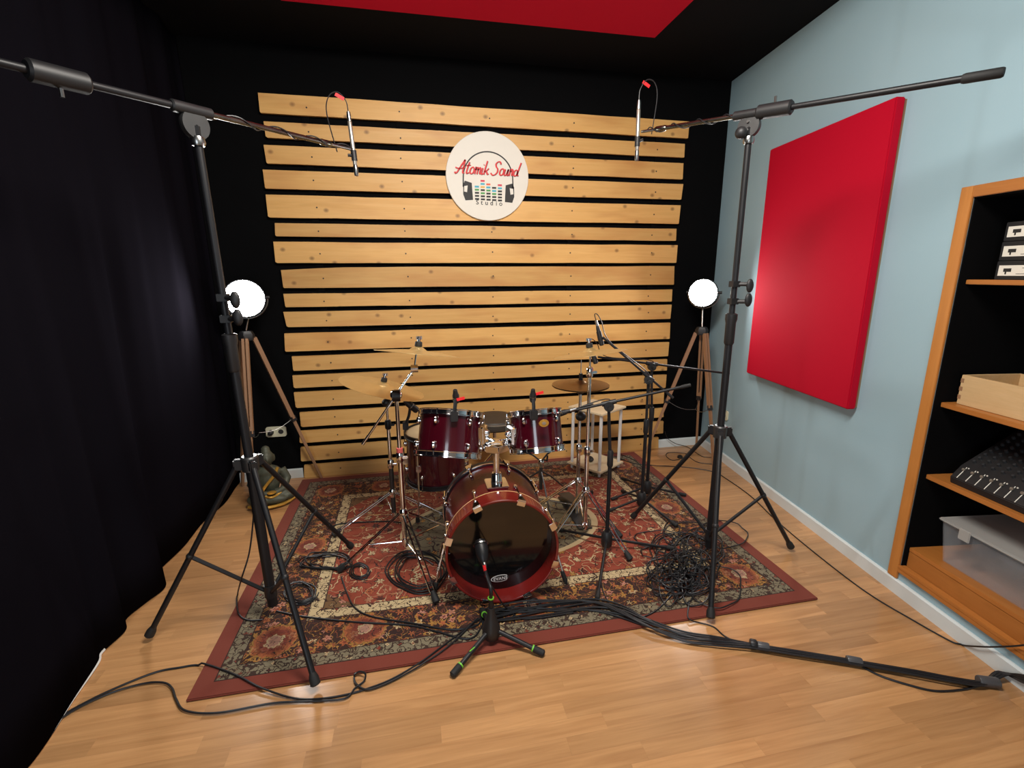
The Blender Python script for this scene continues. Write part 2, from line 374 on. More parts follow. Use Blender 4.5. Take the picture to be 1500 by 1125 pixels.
for i, q in enumerate(S):
    a, b, c, d = [bw(*p, BF) for p in q]
    if i == 17: b.z = d.z = .002
    n = 14; top = []; bot = []
    for k in range(n+1):
        t = k/n; jx = 0 if k in (0, n) else 1
        top.append((lerp(a.x, c.x, t), lerp(a.z, c.z, t)+jx*random.uniform(-.0018, .0018)))
        bot.append((lerp(b.x, d.x, t), lerp(b.z, d.z, t)+jx*random.uniform(-.0018, .0018)*(i < 17)))
    if i == 7: top[0] = (top[0][0], top[0][1]-.02); top[1] = (top[1][0], top[1][1]-.009)
    e = .008; bl, br = bot[0], bot[-1]
    poly = [(bl[0], bl[1]+e), (bl[0]+e*random.uniform(.4, 1.6), bl[1])]+bot[1:-1]+[(br[0]-e*.5, br[1]), (br[0], br[1]+e*.5)]+top[::-1]
    # waney lower edge on two boards
    bo = MB().prism(poly, lambda x, z, t: V((x, BF+t, z)), .024).build('board', PINE, sp, smooth=False)
    for x in (-3.28, -2.66, -2.0, -1.35, -.64):
        zz = (lerp(a.z, c.z, .5)+lerp(b.z, d.z, .5))/2+random.uniform(-.012, .012)
        if scr is None:
            s = MB().lathe([(.0055, 0), (.0055, .0012), (.002, .0012)], (0, 0, 0), (0, -1, 0), 8).build('screw', INKK); scr = s.data
        else:
            s = bpy.data.objects.new('screw', scr); COL.objects.link(s)
        s.parent = bo; s.location = V((x+random.uniform(-.006, .006), BF, zz))-OFF[sp.name]

# ---- ceiling panel and wall panel in red cloth
def fabric_slab(name, label, cat, corners, nrm, t, back=None):
    root = thing(name, label, cat, corners[0])
    return root
zb = 3.05
a, b = fl(410, 1, zb), fl(958, 58, zb)
cp = thing('ceiling_acoustic_panel', 'large red cloth panel fixed flat under the black ceiling', 'acoustic panel', (a.x, a.y, zb))
MB().box(((a.x+b.x)/2, a.y-.62, zb+.03), (b.x-a.x, 1.25, .058)).build('cloth_cover', REDF, cp, bevel=.006)
MB().box(((a.x+b.x)/2, a.y-.62, zb+.0617), (b.x-a.x-.02, 1.23, .006)).build('backing_frame', LEGW, cp, smooth=False)
wp = thing('wall_acoustic_panel', 'upright red cloth panel hung on the pale blue wall', 'acoustic panel', W(1.26, .0, .86))
m = MB(); wbox(m, .757, 1.779, .014, .064, .854, 2.426); m.build('cloth_cover', REDF, wp, bevel=.006)
m = MB(); wbox(m, .765, 1.771, .001, .014, .862, 2.418); m.build('backing_frame', LEGW, wp, smooth=False)

# ---- round sign
sc_ = bw(714.8, 258.5, -.062); R0 = .316
sg = thing('round_sign', 'round white board with headphones logo reading Atomik Sound Studio', 'sign', (sc_.x, BF-.0005, sc_.z))
MB().lathe([(R0, 0), (R0, .017), (R0-.003, .02)], (sc_.x, BF-.0005, sc_.z), (0, -1, 0), 72).build('disc', SIGNW, sg)
SY = BF-.0205
kx, kz = .00525, .00482
def SM(lay): return lambda x, z, t: V((sc_.x+x, SY-lay*.0006-t, sc_.z+z))
def ribbon(mb, pts, wd, M, t=.0006, nib=None):
    pts = [V((p[0], p[1], 0)) for p in pts]; n = len(pts); Lf = []; Rt = []
    for i in range(n):
        d = (pts[min(i+1, n-1)]-pts[max(i-1, 0)]); d = d.normalized() if d.length > 1e-9 else V((1, 0, 0)); nn = V((-d.y, d.x, 0))
        ww = wd*(.62+.5*abs(d.dot(V((.35, -.94, 0))))) if nib else wd
        Lf.append(pts[i]+nn*ww/2); Rt.append(pts[i]-nn*ww/2)
    for i in range(n-1):
        mb.prism([(Rt[i].x, Rt[i].y), (Rt[i+1].x, Rt[i+1].y), (Lf[i+1].x, Lf[i+1].y), (Lf[i].x, Lf[i].y)], M, t)
hp = MB(); arc = []
for i in range(41):
    t = math.pi*i/40; arc.append((-36*kx*math.cos(t)*1.0+.5*kx, (38*math.sin(t)-2)*kz))
arc = [(-36.5*kx+.5*kx, -16*kz)]+arc+[(37*kx, -18*kz)]
ribbon(hp, arc, .0095, SM(1))
hp.build('headband', INKK, sg, smooth=False)
for s, cx, cz in ((-1, -29, -22), (1, 31.5, -24)):
    out = [(-7.5*s*-1, 13), (6*s, 14.5), (8*s, 8), (8.5*s, -6), (5.5*s, -14.5), (-5.5*s, -13.5)]
    MB().prism([((cx+x)*kx, (cz+z)*kz) for x, z in ([(-5.5*s, 12), (4.5*s, 15), (7*s, 9), (7.2*s, -5), (4.2*s, -14), (-6.8*s, -13)])], SM(1), .0006).build('ear_cup', INKK, sg, smooth=False)
    MB().prism([((cx+x)*kx, (cz+z)*kz) for x, z in ([(.5*s, 8), (5.5*s, 7), (6*s, -1), (1.6*s, -2)])], SM(2), .0006).build('cup_plate', SIGNW, sg, smooth=False)
PAL = dict(K=INKK, G=plain('green_print', (.08, .33, .08), .6), B=plain('blue_print', (.06, .42, .55), .6), Y=plain('yellow_print', (.75, .45, .1), .6), R=plain('crimson_print', (.65, .04, .08), .6), O=plain('orange_print', (.8, .14, .06), .6))
for ci, (x, seq) in enumerate(((-16.3, 'KKKGB'), (-7.8, 'KKGKYBR'), (.5, 'KKKGBO'), (8.9, 'KKGBK'), (17.4, 'KKKKBR'))):
    for r, ch in enumerate(seq):
        z = -33.5-ci*.35+r*4.55
        MB().box((sc_.x+x*kx, SY-.0009, sc_.z+z*kz), (6.1*kx, .0006, 2.7*kz)).build('equaliser_bar', PAL[ch], sg, smooth=False)
GL = {'A': ([[(-.05, .1), (.02, 0), (.12, .1), (.3, .6), (.46, 1.0)], [(.46, 1.0), (.47, .5), (.5, .06), (.62, .06)], [(-.08, .42), (.1, .36), (.3, .36), (.6, .44)]], .66),
      't': ([[(.14, .85), (.1, .4), (.09, .12), (.14, .01), (.27, .1)], [(-.02, .58), (.27, .63)]], .28),
      'o': ([[(.17+.14*math.cos(t*.7), .25+.24*math.sin(t*.7)) for t in range(10)]], .36),
      'm': ([[(0, .44), (.05, .48), (.04, 0)], [(.04, .28), (.14, .48), (.2, .4), (.2, 0)], [(.2, .28), (.3, .48), (.37, .4), (.37, .08), (.46, .05)]], .47),
      'i': ([[(.04, .47), (.03, .1), (.08, .01), (.16, .08)], [(.07, .68), (.075, .72)]], .17),
      'k': ([[(.08, 1.0), (.05, .5), (.04, 0)], [(.3, .46), (.18, .3), (.07, .22), (.2, .2), (.28, .03), (.38, .07)]], .38),
      'S': ([[(.52, .8), (.46, .96), (.3, .98), (.18, .82), (.24, .62), (.38, .45), (.4, .22), (.28, .03), (.1, 0), (-.03, .14)]], .55),
      'u': ([[(.02, .47), (.01, .14), (.08, .01), (.18, .1), (.24, .47)], [(.24, .47), (.23, .1), (.28, .01), (.35, .08)]], .35),
      'n': ([[(0, .44), (.04, .47), (.03, 0)], [(.03, .28), (.14, .48), (.22, .4), (.21, .08), (.3, .05)]], .31),
      'd': ([[(.15+.13*math.cos(t*.7+.6), .23+.22*math.sin(t*.7+.6)) for t in range(10)], [(.36, 1.0), (.3, .4), (.29, .08), (.4, .06)]], .42)}
def script_word(text):
    x = 0; out = []
    for ch in text:
        if ch == ' ': x += .16; continue
        st, adv = GL[ch]
        for pl in st: out.append([(p.x, p.y) for p in spline([(x+a+b*.26, b, 0) for a, b in pl], 5)])
        x += adv
    return out, x
st, wd = script_word('Atomik Sound'); sc2 = 92*kx/wd; Hh = 20*kz
for lay, dx, dz, mt, nm in ((3, .0024, -.0026, INKK, 'lettering_shadow'), (4, 0, 0, INKR, 'lettering')):
    m = MB()
    for pl in st: ribbon(m, [(-47*kx+x*sc2+dx, 3.5*kz+z*Hh+dz-(x/wd)*1.5*kz) for x, z in pl], .0100, SM(lay), nib=True)
    m.build(nm, mt, sg, smooth=False)
def text_mesh(name, body, size, mat, parent, M, ex=.0004, shear=0, space=1., offset=0.):
    cu = bpy.data.curves.new(name, 'FONT'); cu.body = body; cu.size = size; cu.extrude = ex; cu.align_x = 'CENTER'; cu.shear = shear; cu.space_character = space; cu.offset = offset
    to = bpy.data.objects.new(name, cu); COL.objects.link(to); dg = bpy.context.evaluated_depsgraph_get(); dg.update()
    me = bpy.data.meshes.new_from_object(to.evaluated_get(dg)); COL.objects.unlink(to); bpy.data.objects.remove(to)
    off = OFF[parent.name]
    for v in me.vertices: v.co = M(v.co.x, v.co.y, v.co.z)-off
    me.materials.clear(); me.materials.append(mat); me.name = name
    o = bpy.data.objects.new(name, me); COL.objects.link(o); o.parent = parent; OFF[o.name] = off; return o
for k, (ch, cx) in enumerate(zip('Stdio'.replace('td', 'tud'), (-16.5, -10, -3, 4.5, 11.5, 18))):
    text_mesh('small_letter', ch, .047, INKK, sg, lambda x, y, z: V((sc_.x+x+(cx+.5)*kx, SY-.001-z, sc_.z+y-(41.5+.25*k)*kz)), offset=.0006)

# ---- recess furniture on the right wall
FW = .055
tr = MB(); wbox(tr, NU0-FW, NU0, .0005, .012, .079, NZ1+FW*.85); fr = struct(tr.build('trim_1', TRIM, bevel=.002))
tr = MB(); wbox(tr, NU0, NU1, .0005, .012, NZ1, NZ1+FW*.85); struct(tr.build('trim_2', SHELFW, bevel=.002))
tr = MB(); wbox(tr, NU1, NU1+FW, .0005, .012, .079, NZ1+FW*.85); struct(tr.build('trim_3', TRIM, bevel=.002))
tr = MB(); wbox(tr, NU0, NU1, -.02, .016, .1425, .158); wbox(tr, NU0, NU1, .0005, .016, .122, .1425); struct(tr.build('trim_4', SHELFW, bevel=.002))
def zs(x, y, off): return rw(x, y, off)[1]
SZ = [zs(1450, 410, -.03), zs(1440, 606, -.03), zs(1430, 727, -.03)]
BZ = zs(1322, 795, -.02)
def shelf(z, t, off, label):
    m = MB(); wbox(m, NU0+.007, NU1-.007, -ND+.012, off, z-t, z); o = m.build('shelf_board', SHELFW, origin=W(2.7, -.2, z-t), bevel=.002); return tag(o, label, 'shelf', 'shelves in the wall recess')
shelf(SZ[0], .02, -.03, 'top wooden shelf in the wall recess, carrying small labelled boxes')
shelf(SZ[1], .022, -.03, 'wooden shelf in the wall recess, under the pale wooden crate')
shelf(SZ[2], .022, -.03, 'wooden shelf in the wall recess, under the black mixing desk')
m = MB(); wbox(m, NU0+.007, NU1-.007, -ND+.012, -.02, BZ-.02, BZ); bs = thing('recess_base', 'wooden bottom shelf with a plain front panel, under the clear storage box', 'shelf', W(2.7, -.2, NZ0+.001), 'shelves in the wall recess')
m.build('shelf_top', SHELFW, bs, bevel=.002)
m = MB(); wbox(m, NU0+.007, NU1-.007, -.045, -.0215, NZ0+.001, BZ-.0205); m.build('front_panel', SHELFW, bs, bevel=.002)
# three labelled boxes
z = SZ[0]+.0005
for k, lab in enumerate(('bottom box of three dark ones with white picture labels', 'middle box of three dark ones with white picture labels', 'top box of three dark ones with white picture labels')):
    u0 = rw(1463, 395, -.1)[0]+k*.002; dz = (zs(1470, 339, -.1)-zs(1470, 395, -.1))/2; off = -.1
    bx = thing('labelled_box', lab, 'box', W(u0+.2, -.2, z), 'boxes on the top shelf')
    m = MB(); wbox(m, u0-.012, u0+.34, -.3, off, z, z+dz-.002); m.build('carton', BLKP, bx, bevel=.002)
    m = MB(); wbox(m, u0, u0+.3, off, off+.0012, z+.016, z+.016+dz*.54); lb = m.build('label', SIGNW, bx, smooth=False)
    m = MB(); wbox(m, u0+.02, u0+.05, off+.0012, off+.0018, z+.032, z+.046); wbox(m, u0+.027, u0+.033, off+.0012, off+.0018, z+.022, z+.032); wbox(m, u0+.09, u0+.16, off+.0012, off+.0018, z+.046, z+.048); wbox(m, u0+.07, u0+.22, off+.0012, off+.0018, z+.023, z+.025)
    m.build('label_print', INKK, lb, smooth=False); z += dz
# crate
z = SZ[1]+.0005; u0 = rw(1401, 582, -.07)[0]; hcr = .135; d0, d1 = -.075, -.36; u1 = u0+.5
cr = thing('wooden_crate', 'open pale wooden crate with finger joints on the recess shelf', 'crate', W(u0+.25, -.2, z))
for nm, args in (('front_board', (u0, u1, d0-.014, d0)), ('back_board', (u0, u1, d1, d1+.014)), ('side_board', (u0, u0+.014, d1+.014, d0-.014)), ('side_board', (u1-.014, u1, d1+.014, d0-.014))):
    m = MB(); wbox(m, *args, z, z+hcr); m.build(nm, CRATE, cr, bevel=.002)
m = MB(); wbox(m, u0+.014, u1-.014, d1+.014, d0-.014, z, z+.01); m.build('bottom_board', CRATE, cr, smooth=False)
for k in range(3):
    m = MB(); wbox(m, u0-.0006, u0+.014, d0-.013, d0+.0006, z+.024+k*.038, z+.043+k*.038); m.build('finger_joint', LEGW, cr, smooth=False)
pd = MB()
for k in range(5): pd.ell(W(u0+.24+.055*k, -.2-.02*(k % 2), z+.1+.02*(k % 3)), (.05, .06, .055))
tag(pd.build('padding_wad', GREYF, origin=W(u0+.3, -.2, z+.03)), 'crumpled grey padding poking out of the wooden crate', 'padding')
# mixing desk
z = SZ[2]+.0005; ul = rw(1395, 694, -.06)[0]
mx = thing('mixing_desk', 'black audio mixer with rows of knobs on the recess shelf', 'audio mixer', W(ul+.3, -.2, z))
UM = ul+.72 if ul+.72 < NU1-.01 else NU1-.012
def mxp(u, o, zz): return W(u, o, z+zz)
pr = [(-.055, 0), (-.05, .03), (-.095, .085), (-.34, .25), (-.365, .25), (-.365, 0)]
m = MB(); m.add([mxp(ul, o, h) for o, h in pr]+[mxp(UM, o, h) for o, h in pr], [tuple(range(6)), tuple(range(6, 12))[::-1]]+[(i, (i+1) % 6, 6+(i+1) % 6, 6+i) for i in range(6)])
m.build('chassis', BLKP, mx, bevel=.003)
kn = MB(); kmesh = None
slope = V((0, 0, 0))
pA, pB = (-.095, .085), (-.34, .25); nrm = (W(0, .165, 0)+V((0, 0, .245))).normalized()
import itertools
for ci in range(16):
    u = ul+.03+ci*.04
    if u > UM-.02: break
    for r in range(9):
        t = .12+r*.095; p = mxp(u, lerp(pA[0], pB[0], t), lerp(pA[1], pB[1], t))
        if kmesh is None:
            o = MB().lathe([(.0075, 0), (.006, .012), (.002, .0125)], (0, 0, 0), nrm, 8).build('knob', GREYK); kmesh = o.data
        else: o = bpy.data.objects.new('knob', kmesh); COL.objects.link(o)
        o.parent = mx; o.location = p-OFF[mx.name]
f2 = (W(0, .055, 0)+V((0, 0, .045))).normalized()
for ci in range(16):
    u = ul+.03+ci*.04
    if u > UM-.02: break
    a_ = mxp(u, -.052, .034); b_ = mxp(u, -.092, .082)
    MB().cyl(a_+f2*.001, b_+f2*.001, .0018, n=5).build('fader_slot', SIGNW, mx, smooth=False)
    MB().box(lerp(a_, b_, .75)+f2*.006, (.012, .012, .012)).build('fader_cap', SILV, mx, bevel=.002)
    MB().ell(lerp(a_, b_, .95)+f2*.004+UW*.012, .0035, n=6, m=4).build('button', SIGNW, mx)
# storage box
z = BZ+.0005; ub = rw(1372, 812, -.06)[0]; ue = min(ub+.78, NU1-.015); hb = .2; o0, o1 = -.055, -.37
sb = thing('storage_box', 'cloudy clear plastic storage box with a clip-on lid', 'storage box', W((ub+ue)/2, -.2, z))
def tray(mb, ua, uz, oa, ob, z0, z1, fl_=.02, t=.003):
    def loop(e, zz): return [W(ua-e, oa+e, zz), W(uz+e, oa+e, zz), W(uz+e, ob-e, zz), W(ua-e, ob-e, zz)]
    P = loop(0, z0)+loop(fl_, z1)+loop(fl_-t, z1)+loop(-t, z0+t)
    F = [(0, 1, 2, 3), (12, 15, 14, 13)]
    for L in range(3): F += [(L*4+i, L*4+(i+1) % 4, L*4+4+(i+1) % 4, L*4+4+i) for i in range(4)]
    return mb.add(P, F)
tray(MB(), ub+.02, ue-.02, o0-.02, o1+.02, z, z+hb).build('tub', CLEARP, sb, bevel=.0)
m = MB(); wbox(m, ub-.012, ue+.004, o1-.004, o0+.014, z+hb, z+hb+.014); m.build('lid', LIDP, sb, bevel=.006)
for q in (.12, .5):
    m = MB(); uu = lerp(ub, ue, q); wbox(m, uu, uu+.05, o0+.014, o0+.021, z+hb-.035, z+hb+.018); m.build('clip', LIDP, sb, bevel=.003)

# ---- sockets
so = bw(405, 632, -.001)
def socket(name, label, c, ux, nn, two=True):
    nn = V(nn); ux = V(ux); up = V((0, 0, 1)); rt = thing(name, label, 'socket', c); wd = .15 if two else .08
    def Mx(x, y, t): return V(c)+ux*x+up*y+nn*t
    e = .012; h = .042; w2 = wd/2
    MB().prism([(-w2+e, -h), (w2-e, -h), (w2, -h+e), (w2, h-e), (w2-e, h), (-w2+e, h), (-w2, h-e), (-w2, -h+e)], Mx, .012).build('plate', SOCK, rt, bevel=.002)
    for s in ((-.035, .035) if two else (0,)):
        MB().ring(Mx(s, 0, 0), nn, .026, .02, .0122, .016, 24).build('socket_ring', SOCK, rt)
        MB().lathe([(.0195, .0121), (.0195, .0128)], Mx(s, 0, 0), nn, 20).build('socket_well', GREYM, rt)
    return rt, Mx
rt, Mx = socket('double_socket', 'cream double wall socket on the black wall beside the pine boards', so, (1, 0, 0), (0, -1, 0))
pl = MB().lathe([(.019, .0165), (.019, .045), (.009, .055)], Mx(-.035, 0, 0), (0, -1, 0), 16)
tag(pl.build('power_plug', BLKP, origin=Mx(-.035, 0, .016)), 'black plug pushed into the cream double socket', 'plug')
u_, z_ = rw(1064, 608, 0)
socket('wall_socket', 'cream socket low on the pale blue wall behind a black stand', W(u_, .001, z_), UW, -NW, False)

# ================================================================== RUG
RGX, RGY = (RX1-RX0)/2, (RY1-RY0)/2
t = NT('persian_rug_pile'); v = t.obj(); sx = t.n('ShaderNodeSeparateXYZ'); t.L(v, sx.inputs[0])
ax = t.M('SUBTRACT', RGX, t.M('ABSOLUTE', sx.outputs[0])); ay = t.M('SUBTRACT', RGY, t.M('ABSOLUTE', sx.outputs[1])); dd = t.M('MINIMUM', ax, ay)
sv = t.n('ShaderNodeCombineXYZ'); t.L(t.M('ABSOLUTE', sx.outputs[0]), sv.inputs[0]); t.L(sx.outputs[1], sv.inputs[1]); svv = sv.outputs[0]
wob = t.noise(v, 14, 2)[1]; wv = t.n('ShaderNodeVectorMath', operation='MULTIPLY_ADD'); t.L(wob, wv.inputs[0]); wv.inputs[1].default_value = (.03, .03, 0); t.L(svv, wv.inputs[2]); wvv = wv.outputs[0]
RED, DKR, BLKC, CRM, GLD, OLV, ORG, PNK = hexl('#8f3f2c'), hexl('#7a3226'), hexl('#191416'), hexl('#c9b48a'), hexl('#a97c3a'), hexl('#6f6a52'), hexl('#b0623a'), hexl('#bf8470')
def flowers(scale, thr, cols, ground, petal=5., seed=(0, 0, 0)):
    mv = t.map(wvv, (1, 1, 0), seed); vo = t.n('ShaderNodeTexVoronoi'); t.L(mv, vo.inputs[0]); vo.inputs['Scale'].default_value = scale; vo.inputs['Randomness'].default_value = .75
    df = t.n('ShaderNodeVectorMath', operation='SUBTRACT'); t.L(mv, df.inputs[0])
    t.L(vo.outputs['Position'], df.inputs[1]); s2 = t.n('ShaderNodeSeparateXYZ'); t.L(df.outputs[0], s2.inputs[0])
    ang = t.M('ARCTAN2', s2.outputs[1], s2.outputs[0]); pet = t.M('MULTIPLY_ADD', t.M('COSINE', t.M('MULTIPLY', ang, petal)), .22, .78)
    dist = t.M('DIVIDE', vo.outputs[0], pet)
    cc = t.ramp(t.M('FRACT', t.M('MULTIPLY', vo.outputs[1], 3.7)), [(i/len(cols), c) for i, c in enumerate(cols)], 'CONSTANT')
    col = t.mix(t.M('LESS_THAN', dist, thr), ground, cc)
    col = t.mix(t.M('LESS_THAN', dist, thr*.42), col, DKR)
    ring = t.M('LESS_THAN', t.M('ABSOLUTE', t.M('SUBTRACT', dist, thr*1.02)), .035)
    return t.mix(ring, col, BLKC)
def vines(col, scale, wdt, c, seed=(3, 1, 0)):
    nn = t.noise(t.map(svv, (1, 1, 0), seed), scale, 1, .4, .8)[0]
    return t.mix(t.M('LESS_THAN', t.M('ABSOLUTE', t.M('SUBTRACT', nn, .5)), wdt), col, c)
X_, Y_ = t.M('ABSOLUTE', sx.outputs[0]), t.M('ABSOLUTE', sx.outputs[1]); PX, PY = RGX-.253, RGY-.253
main = vines(flowers(21, .5, [ORG, CRM, PNK, ORG, GLD], BLKC), 20, .016, GLD)
main = vines(main, 27, .014, hexl('#8d4a2e'), (7, 5, 0))
def hyp(a, b): return t.M('SQRT', t.M('ADD', t.M('MULTIPLY', a, a), t.M('MULTIPLY', b, b)))
def pp(a, p):
    o = t.n('ShaderNodeMath', operation='PINGPONG'); t.L(a, o.inputs[0]); o.inputs[1].default_value = p; return o.outputs[0]
rd = t.M('MINIMUM', hyp(t.M('SUBTRACT', X_, PX), t.M('SUBTRACT', Y_, PY)), t.M('MINIMUM', hyp(pp(X_, .39), t.M('SUBTRACT', Y_, PY)), hyp(t.M('SUBTRACT', X_, PX), pp(Y_, .385))))
rdn = t.M('ADD', rd, t.M('MULTIPLY', t.M('SUBTRACT', t.noise(v, 45, 2)[0], .5), .05))
ros = t.ramp(t.M('MULTIPLY', rdn, 8.), [(0, hexl('#b58a78')), (.2, hexl('#c9b48a')), (.27, DKR), (.5, hexl('#8d4a2e')), (.62, ORG), (.72, GLD), (.78, BLKC)], 'CONSTANT')
main = t.mix(t.M('MULTIPLY', t.M('LESS_THAN', rdn, .1), .78), main, ros); main = vines(main, 30, .012, BLKC, (2, 3, 0))
field = vines(flowers(14, .38, [CRM, GLD, ORG, CRM, BLKC], RED, 6., (5, 2, 0)), 13, .014, CRM)
field = vines(field, 17, .010, BLKC, (8, 8, 0))
field = t.mix(t.ramp(t.noise(t.map(svv, (1, 1, 0), (4, 6, 0)), 3.2, 2)[0], [(.33, (1, 1, 1)), (.41, (0, 0, 0))]), field, RED)
# spandrels and centre
cen = t.M('ADD', t.M('POWER', t.M('DIVIDE', t.M('ABSOLUTE', sx.outputs[0]), .62), 2.), t.M('POWER', t.M('DIVIDE', t.M('ABSOLUTE', sx.outputs[1]), .40), 2.))
med = vines(flowers(17, .4, [CRM, ORG, DKR, GLD], OLV, 5., (2, 7, 0)), 15, .025, BLKC)
field = t.mix(t.M('LESS_THAN', cen, 1.), field, med)
field = t.mix(t.M('LESS_THAN', t.M('ABSOLUTE', t.M('SUBTRACT', cen, 1.)), .07), field, CRM)
spd = t.M('ADD', t.M('POWER', t.M('DIVIDE', t.M('ABSOLUTE', sx.outputs[0]), RGX-.36), 3.), t.M('POWER', t.M('DIVIDE', t.M('ABSOLUTE', sx.outputs[1]), RGY-.36), 3.))
sp2 = vines(flowers(19, .4, [CRM, GLD, PNK], hexl('#6e5436'), 5., (9, 3, 0)), 18, .025, BLKC)
field = t.mix(t.M('GREATER_THAN', t.M('ADD', spd, t.M('MULTIPLY', t.noise(v, 9, 1)[0], .25)), 1.3), field, sp2)
guard = vines(flowers(34, .4, [BLKC, DKR, CRM], hexl('#7f7a63'), 4., (1, 9, 0)), 34, .045, hexl('#2b2620'))
strp = vines(flowers(30, .33, [BLKC, DKR, OLV], CRM, 4., (4, 4, 0)), 36, .03, BLKC)
def band(lo, col, under): return t.mix(t.M('GREATER_THAN', dd, lo), under, col)
col = hexl('#7c382c')
col = band(.072, BLKC, col); col = band(.077, guard, col); col = band(.142, BLKC, col); col = band(.147, main, col)
col = band(.36, BLKC, col); col = band(.365, strp, col); col = band(.425, BLKC, col); col = band(.43, field, col)
pile = t.noise(v, 900, 2)[0]; fade = t.noise(v, 3, 3)[0]
col = t.mix(t.M('MULTIPLY', pile, .25), col, tuple(x*.4 for x in DKR)); col = t.mix(t.M('MULTIPLY', fade, .22), col, hexl('#6b4a38'))
t.put(t.b.inputs['Base Color'], col); t.set(Roughness=.95, Sheen_Weight=.1, Specular_IOR_Level=.15); t.bump(pile, .5, .002)
rc = V(((RX0+RX1)/2, (RY0+RY1)/2, 0))
m = MB().box((rc.x, rc.y, .0062), (2*RGX, 2*RGY, .011)); RUGZ = .012
tag(m.build('rug', t.m, origin=rc, smooth=False, bevel=.004), 'red Persian-style rug with dark floral borders under the drum kit', 'rug')
RZ = RUGZ

# ================================================================== STANDS
def unit(v): return V(v).normalized()
def overhead_stand(key, label, base, feet, hubz, splayz, topz, axis_pt, tip, tail, weight_t, near_tail, lean=None):
    base = V(base); lean = V(lean or (0, 0, 0)); up_ = lambda z: base+lean*z+V((0, 0, z)); rt = thing('microphone_boom_stand', label, 'boom stand', (base.x, base.y, 0.0))
    hub = up_(hubz); low = up_(splayz)
    for f in feet:
        f = V(f); d = V((f.x-base.x, f.y-base.y, 0)).normalized(); a = hub+d*.05; b = f+V((0, 0, .016))
        lg = MB().cyl(a, lerp(a, b, .955), .0125, n=10).build('leg', BLK, rt)
        MB().lathe([(.0125, 0), (.019, .02), (.02, .045), (.012, .05)], lerp(a, b, .93), b-a, 12).build('rubber_foot', RUB, lg)
        md = lerp(a, b, .52)
        MB().cyl(low+d*.02, md, .009, n=8).build('brace', BLK, rt)
        MB().ell(md, .017, n=8, m=6).build('brace_bracket', BLKP, lg)
        MB().box(hub+d*.035, (.06, .03, .05), Matrix.Rotation(math.atan2(d.y, d.x), 3, 'Z')).build('leg_bracket', BLKP, rt, bevel=.006)
    MB().lathe([(.034, -.03), (.036, .03), (.03, .036)], hub, (0, 0, 1), 18).build('hub', GREYM, rt)
    MB().lathe([(.027, -.03), (.027, .03)], low, (0, 0, 1), 16).build('lower_collar', BLKP, rt)
    MB().cyl(up_(splayz-.08), up_(hubz+.0), .022, n=16).build('lower_pole', BLK, rt)
    z1 = lerp(hubz, topz, .42)
    MB().cyl(up_(hubz), up_(z1), .0185, n=16).build('middle_pole', BLK, rt)
    MB().lathe([(.02, -.13), (.0245, -.12), (.0245, -.02), (.029, 0), (.029, .025), (.02, .03)], up_(z1), (0, 0, 1), 18).build('height_clutch', BLKP, rt)
    MB().cyl(up_(z1), up_(topz), .0145, n=14).build('upper_pole', BLK, rt)
    for k in (0, 1):
        zz = z1+.09+.085*k; o = MB(); cdir = V((.8, -.6, 0))
        o.box(up_(zz), (.04, .04, .03)); o.cyl(up_(zz), up_(zz)+cdir*.06, .011, n=8)
        o.ell(up_(zz+.008*(1-2*k))+cdir*.07, (.02, .012, .034)); o.build('cable_clip', BLKP, rt, bevel=.003)
    top = up_(topz); A = V(axis_pt); d = unit(V(tip)-A); side = unit(d.cross(V((0, 0, 1))))
    MB().lathe([(.021, -.012), (.026, 0), (.022, .02)], top, (0, 0, 1), 16).build('top_collar', STEEL, rt)
    pc = lerp(top, A, .55)
    MB().lathe([(.05, -.012), (.052, -.006), (.052, .006), (.05, .012)], pc, side, 28).build('pivot_plate', GREYM, rt)
    MB().box(lerp(top, pc, .4), (.03, .03, .07)).build('pivot_fork', BLKP, rt, bevel=.004)
    MB().ell(pc-side*.03+d*.02-V((0, 0, .03)), (.028, .028, .028)).build('pivot_knob', BLKP, rt)
    for s in (-1, 1): MB().cyl(pc+side*.014*-1+V((0, 0, .018*s)), pc-side*.02+V((0, 0, .018*s)), .006, n=8).build('bolt', STEEL, rt)
    MB().lathe([(.016, -.075), (.021, -.07), (.021, .07), (.016, .075)], A, d, 18).build('boom_clamp', BLKP, rt)
    tl = V(tail)
    MB().tube([A, tl], .0125, 12).build('boom_tail', BLK, rt)
    MB().lathe([(.014, 0), (.017, .006), (.017, .1), (.0145, .108)], tl, A-tl, 14).build('tail_grip', RUB, rt)
    wq = lerp(A, tl, weight_t)
    cw = MB().lathe([(.024, -.075), (.031, -.068), (.031, .068), (.024, .075)], wq, d, 20).build('counterweight', BLKP, rt)
    MB().cyl(wq+V((0, 0, -.03*near_tail)), wq+V((0, 0, -.055*near_tail)), .006, n=8).build('set_screw', STEEL, cw)
    tp = V(tip); q = lerp(A, tp, .78)
    MB().tube([A, q], .011, 12).build('boom_tube', BOOMM, rt)
    MB().lathe([(.011, 0), (.0145, .005), (.0145, .06), (.009, .07)], lerp(A, tp, .74), d, 14).build('boom_clutch', BOOMM, rt)
    MB().cyl(q, tp, .0075, n=10).build('boom_rod', STEEL, rt)
    cb = [lerp(A, tp, .02+.96*k/60)+(side*math.cos(k*.42)+d.cross(side)*math.sin(k*.42))*(.0155) for k in range(61)]
    cabs = tag(MB().tube(cb, .003, 6).build('microphone_cable', CAB, origin=A), 'black cable wound round the boom of '+key, 'cable')
    return rt, d, side, tp
baseL = V((-3.352, -1.728, 0)); baseR = V((-1.052, -1.72, 0))
feetL = [fl(217, 940), fl(465, 1015), fl(517, 806, RZ)]; feetR = [fl(1040, 915), fl(925, 762, RZ), fl(1160, 808)]
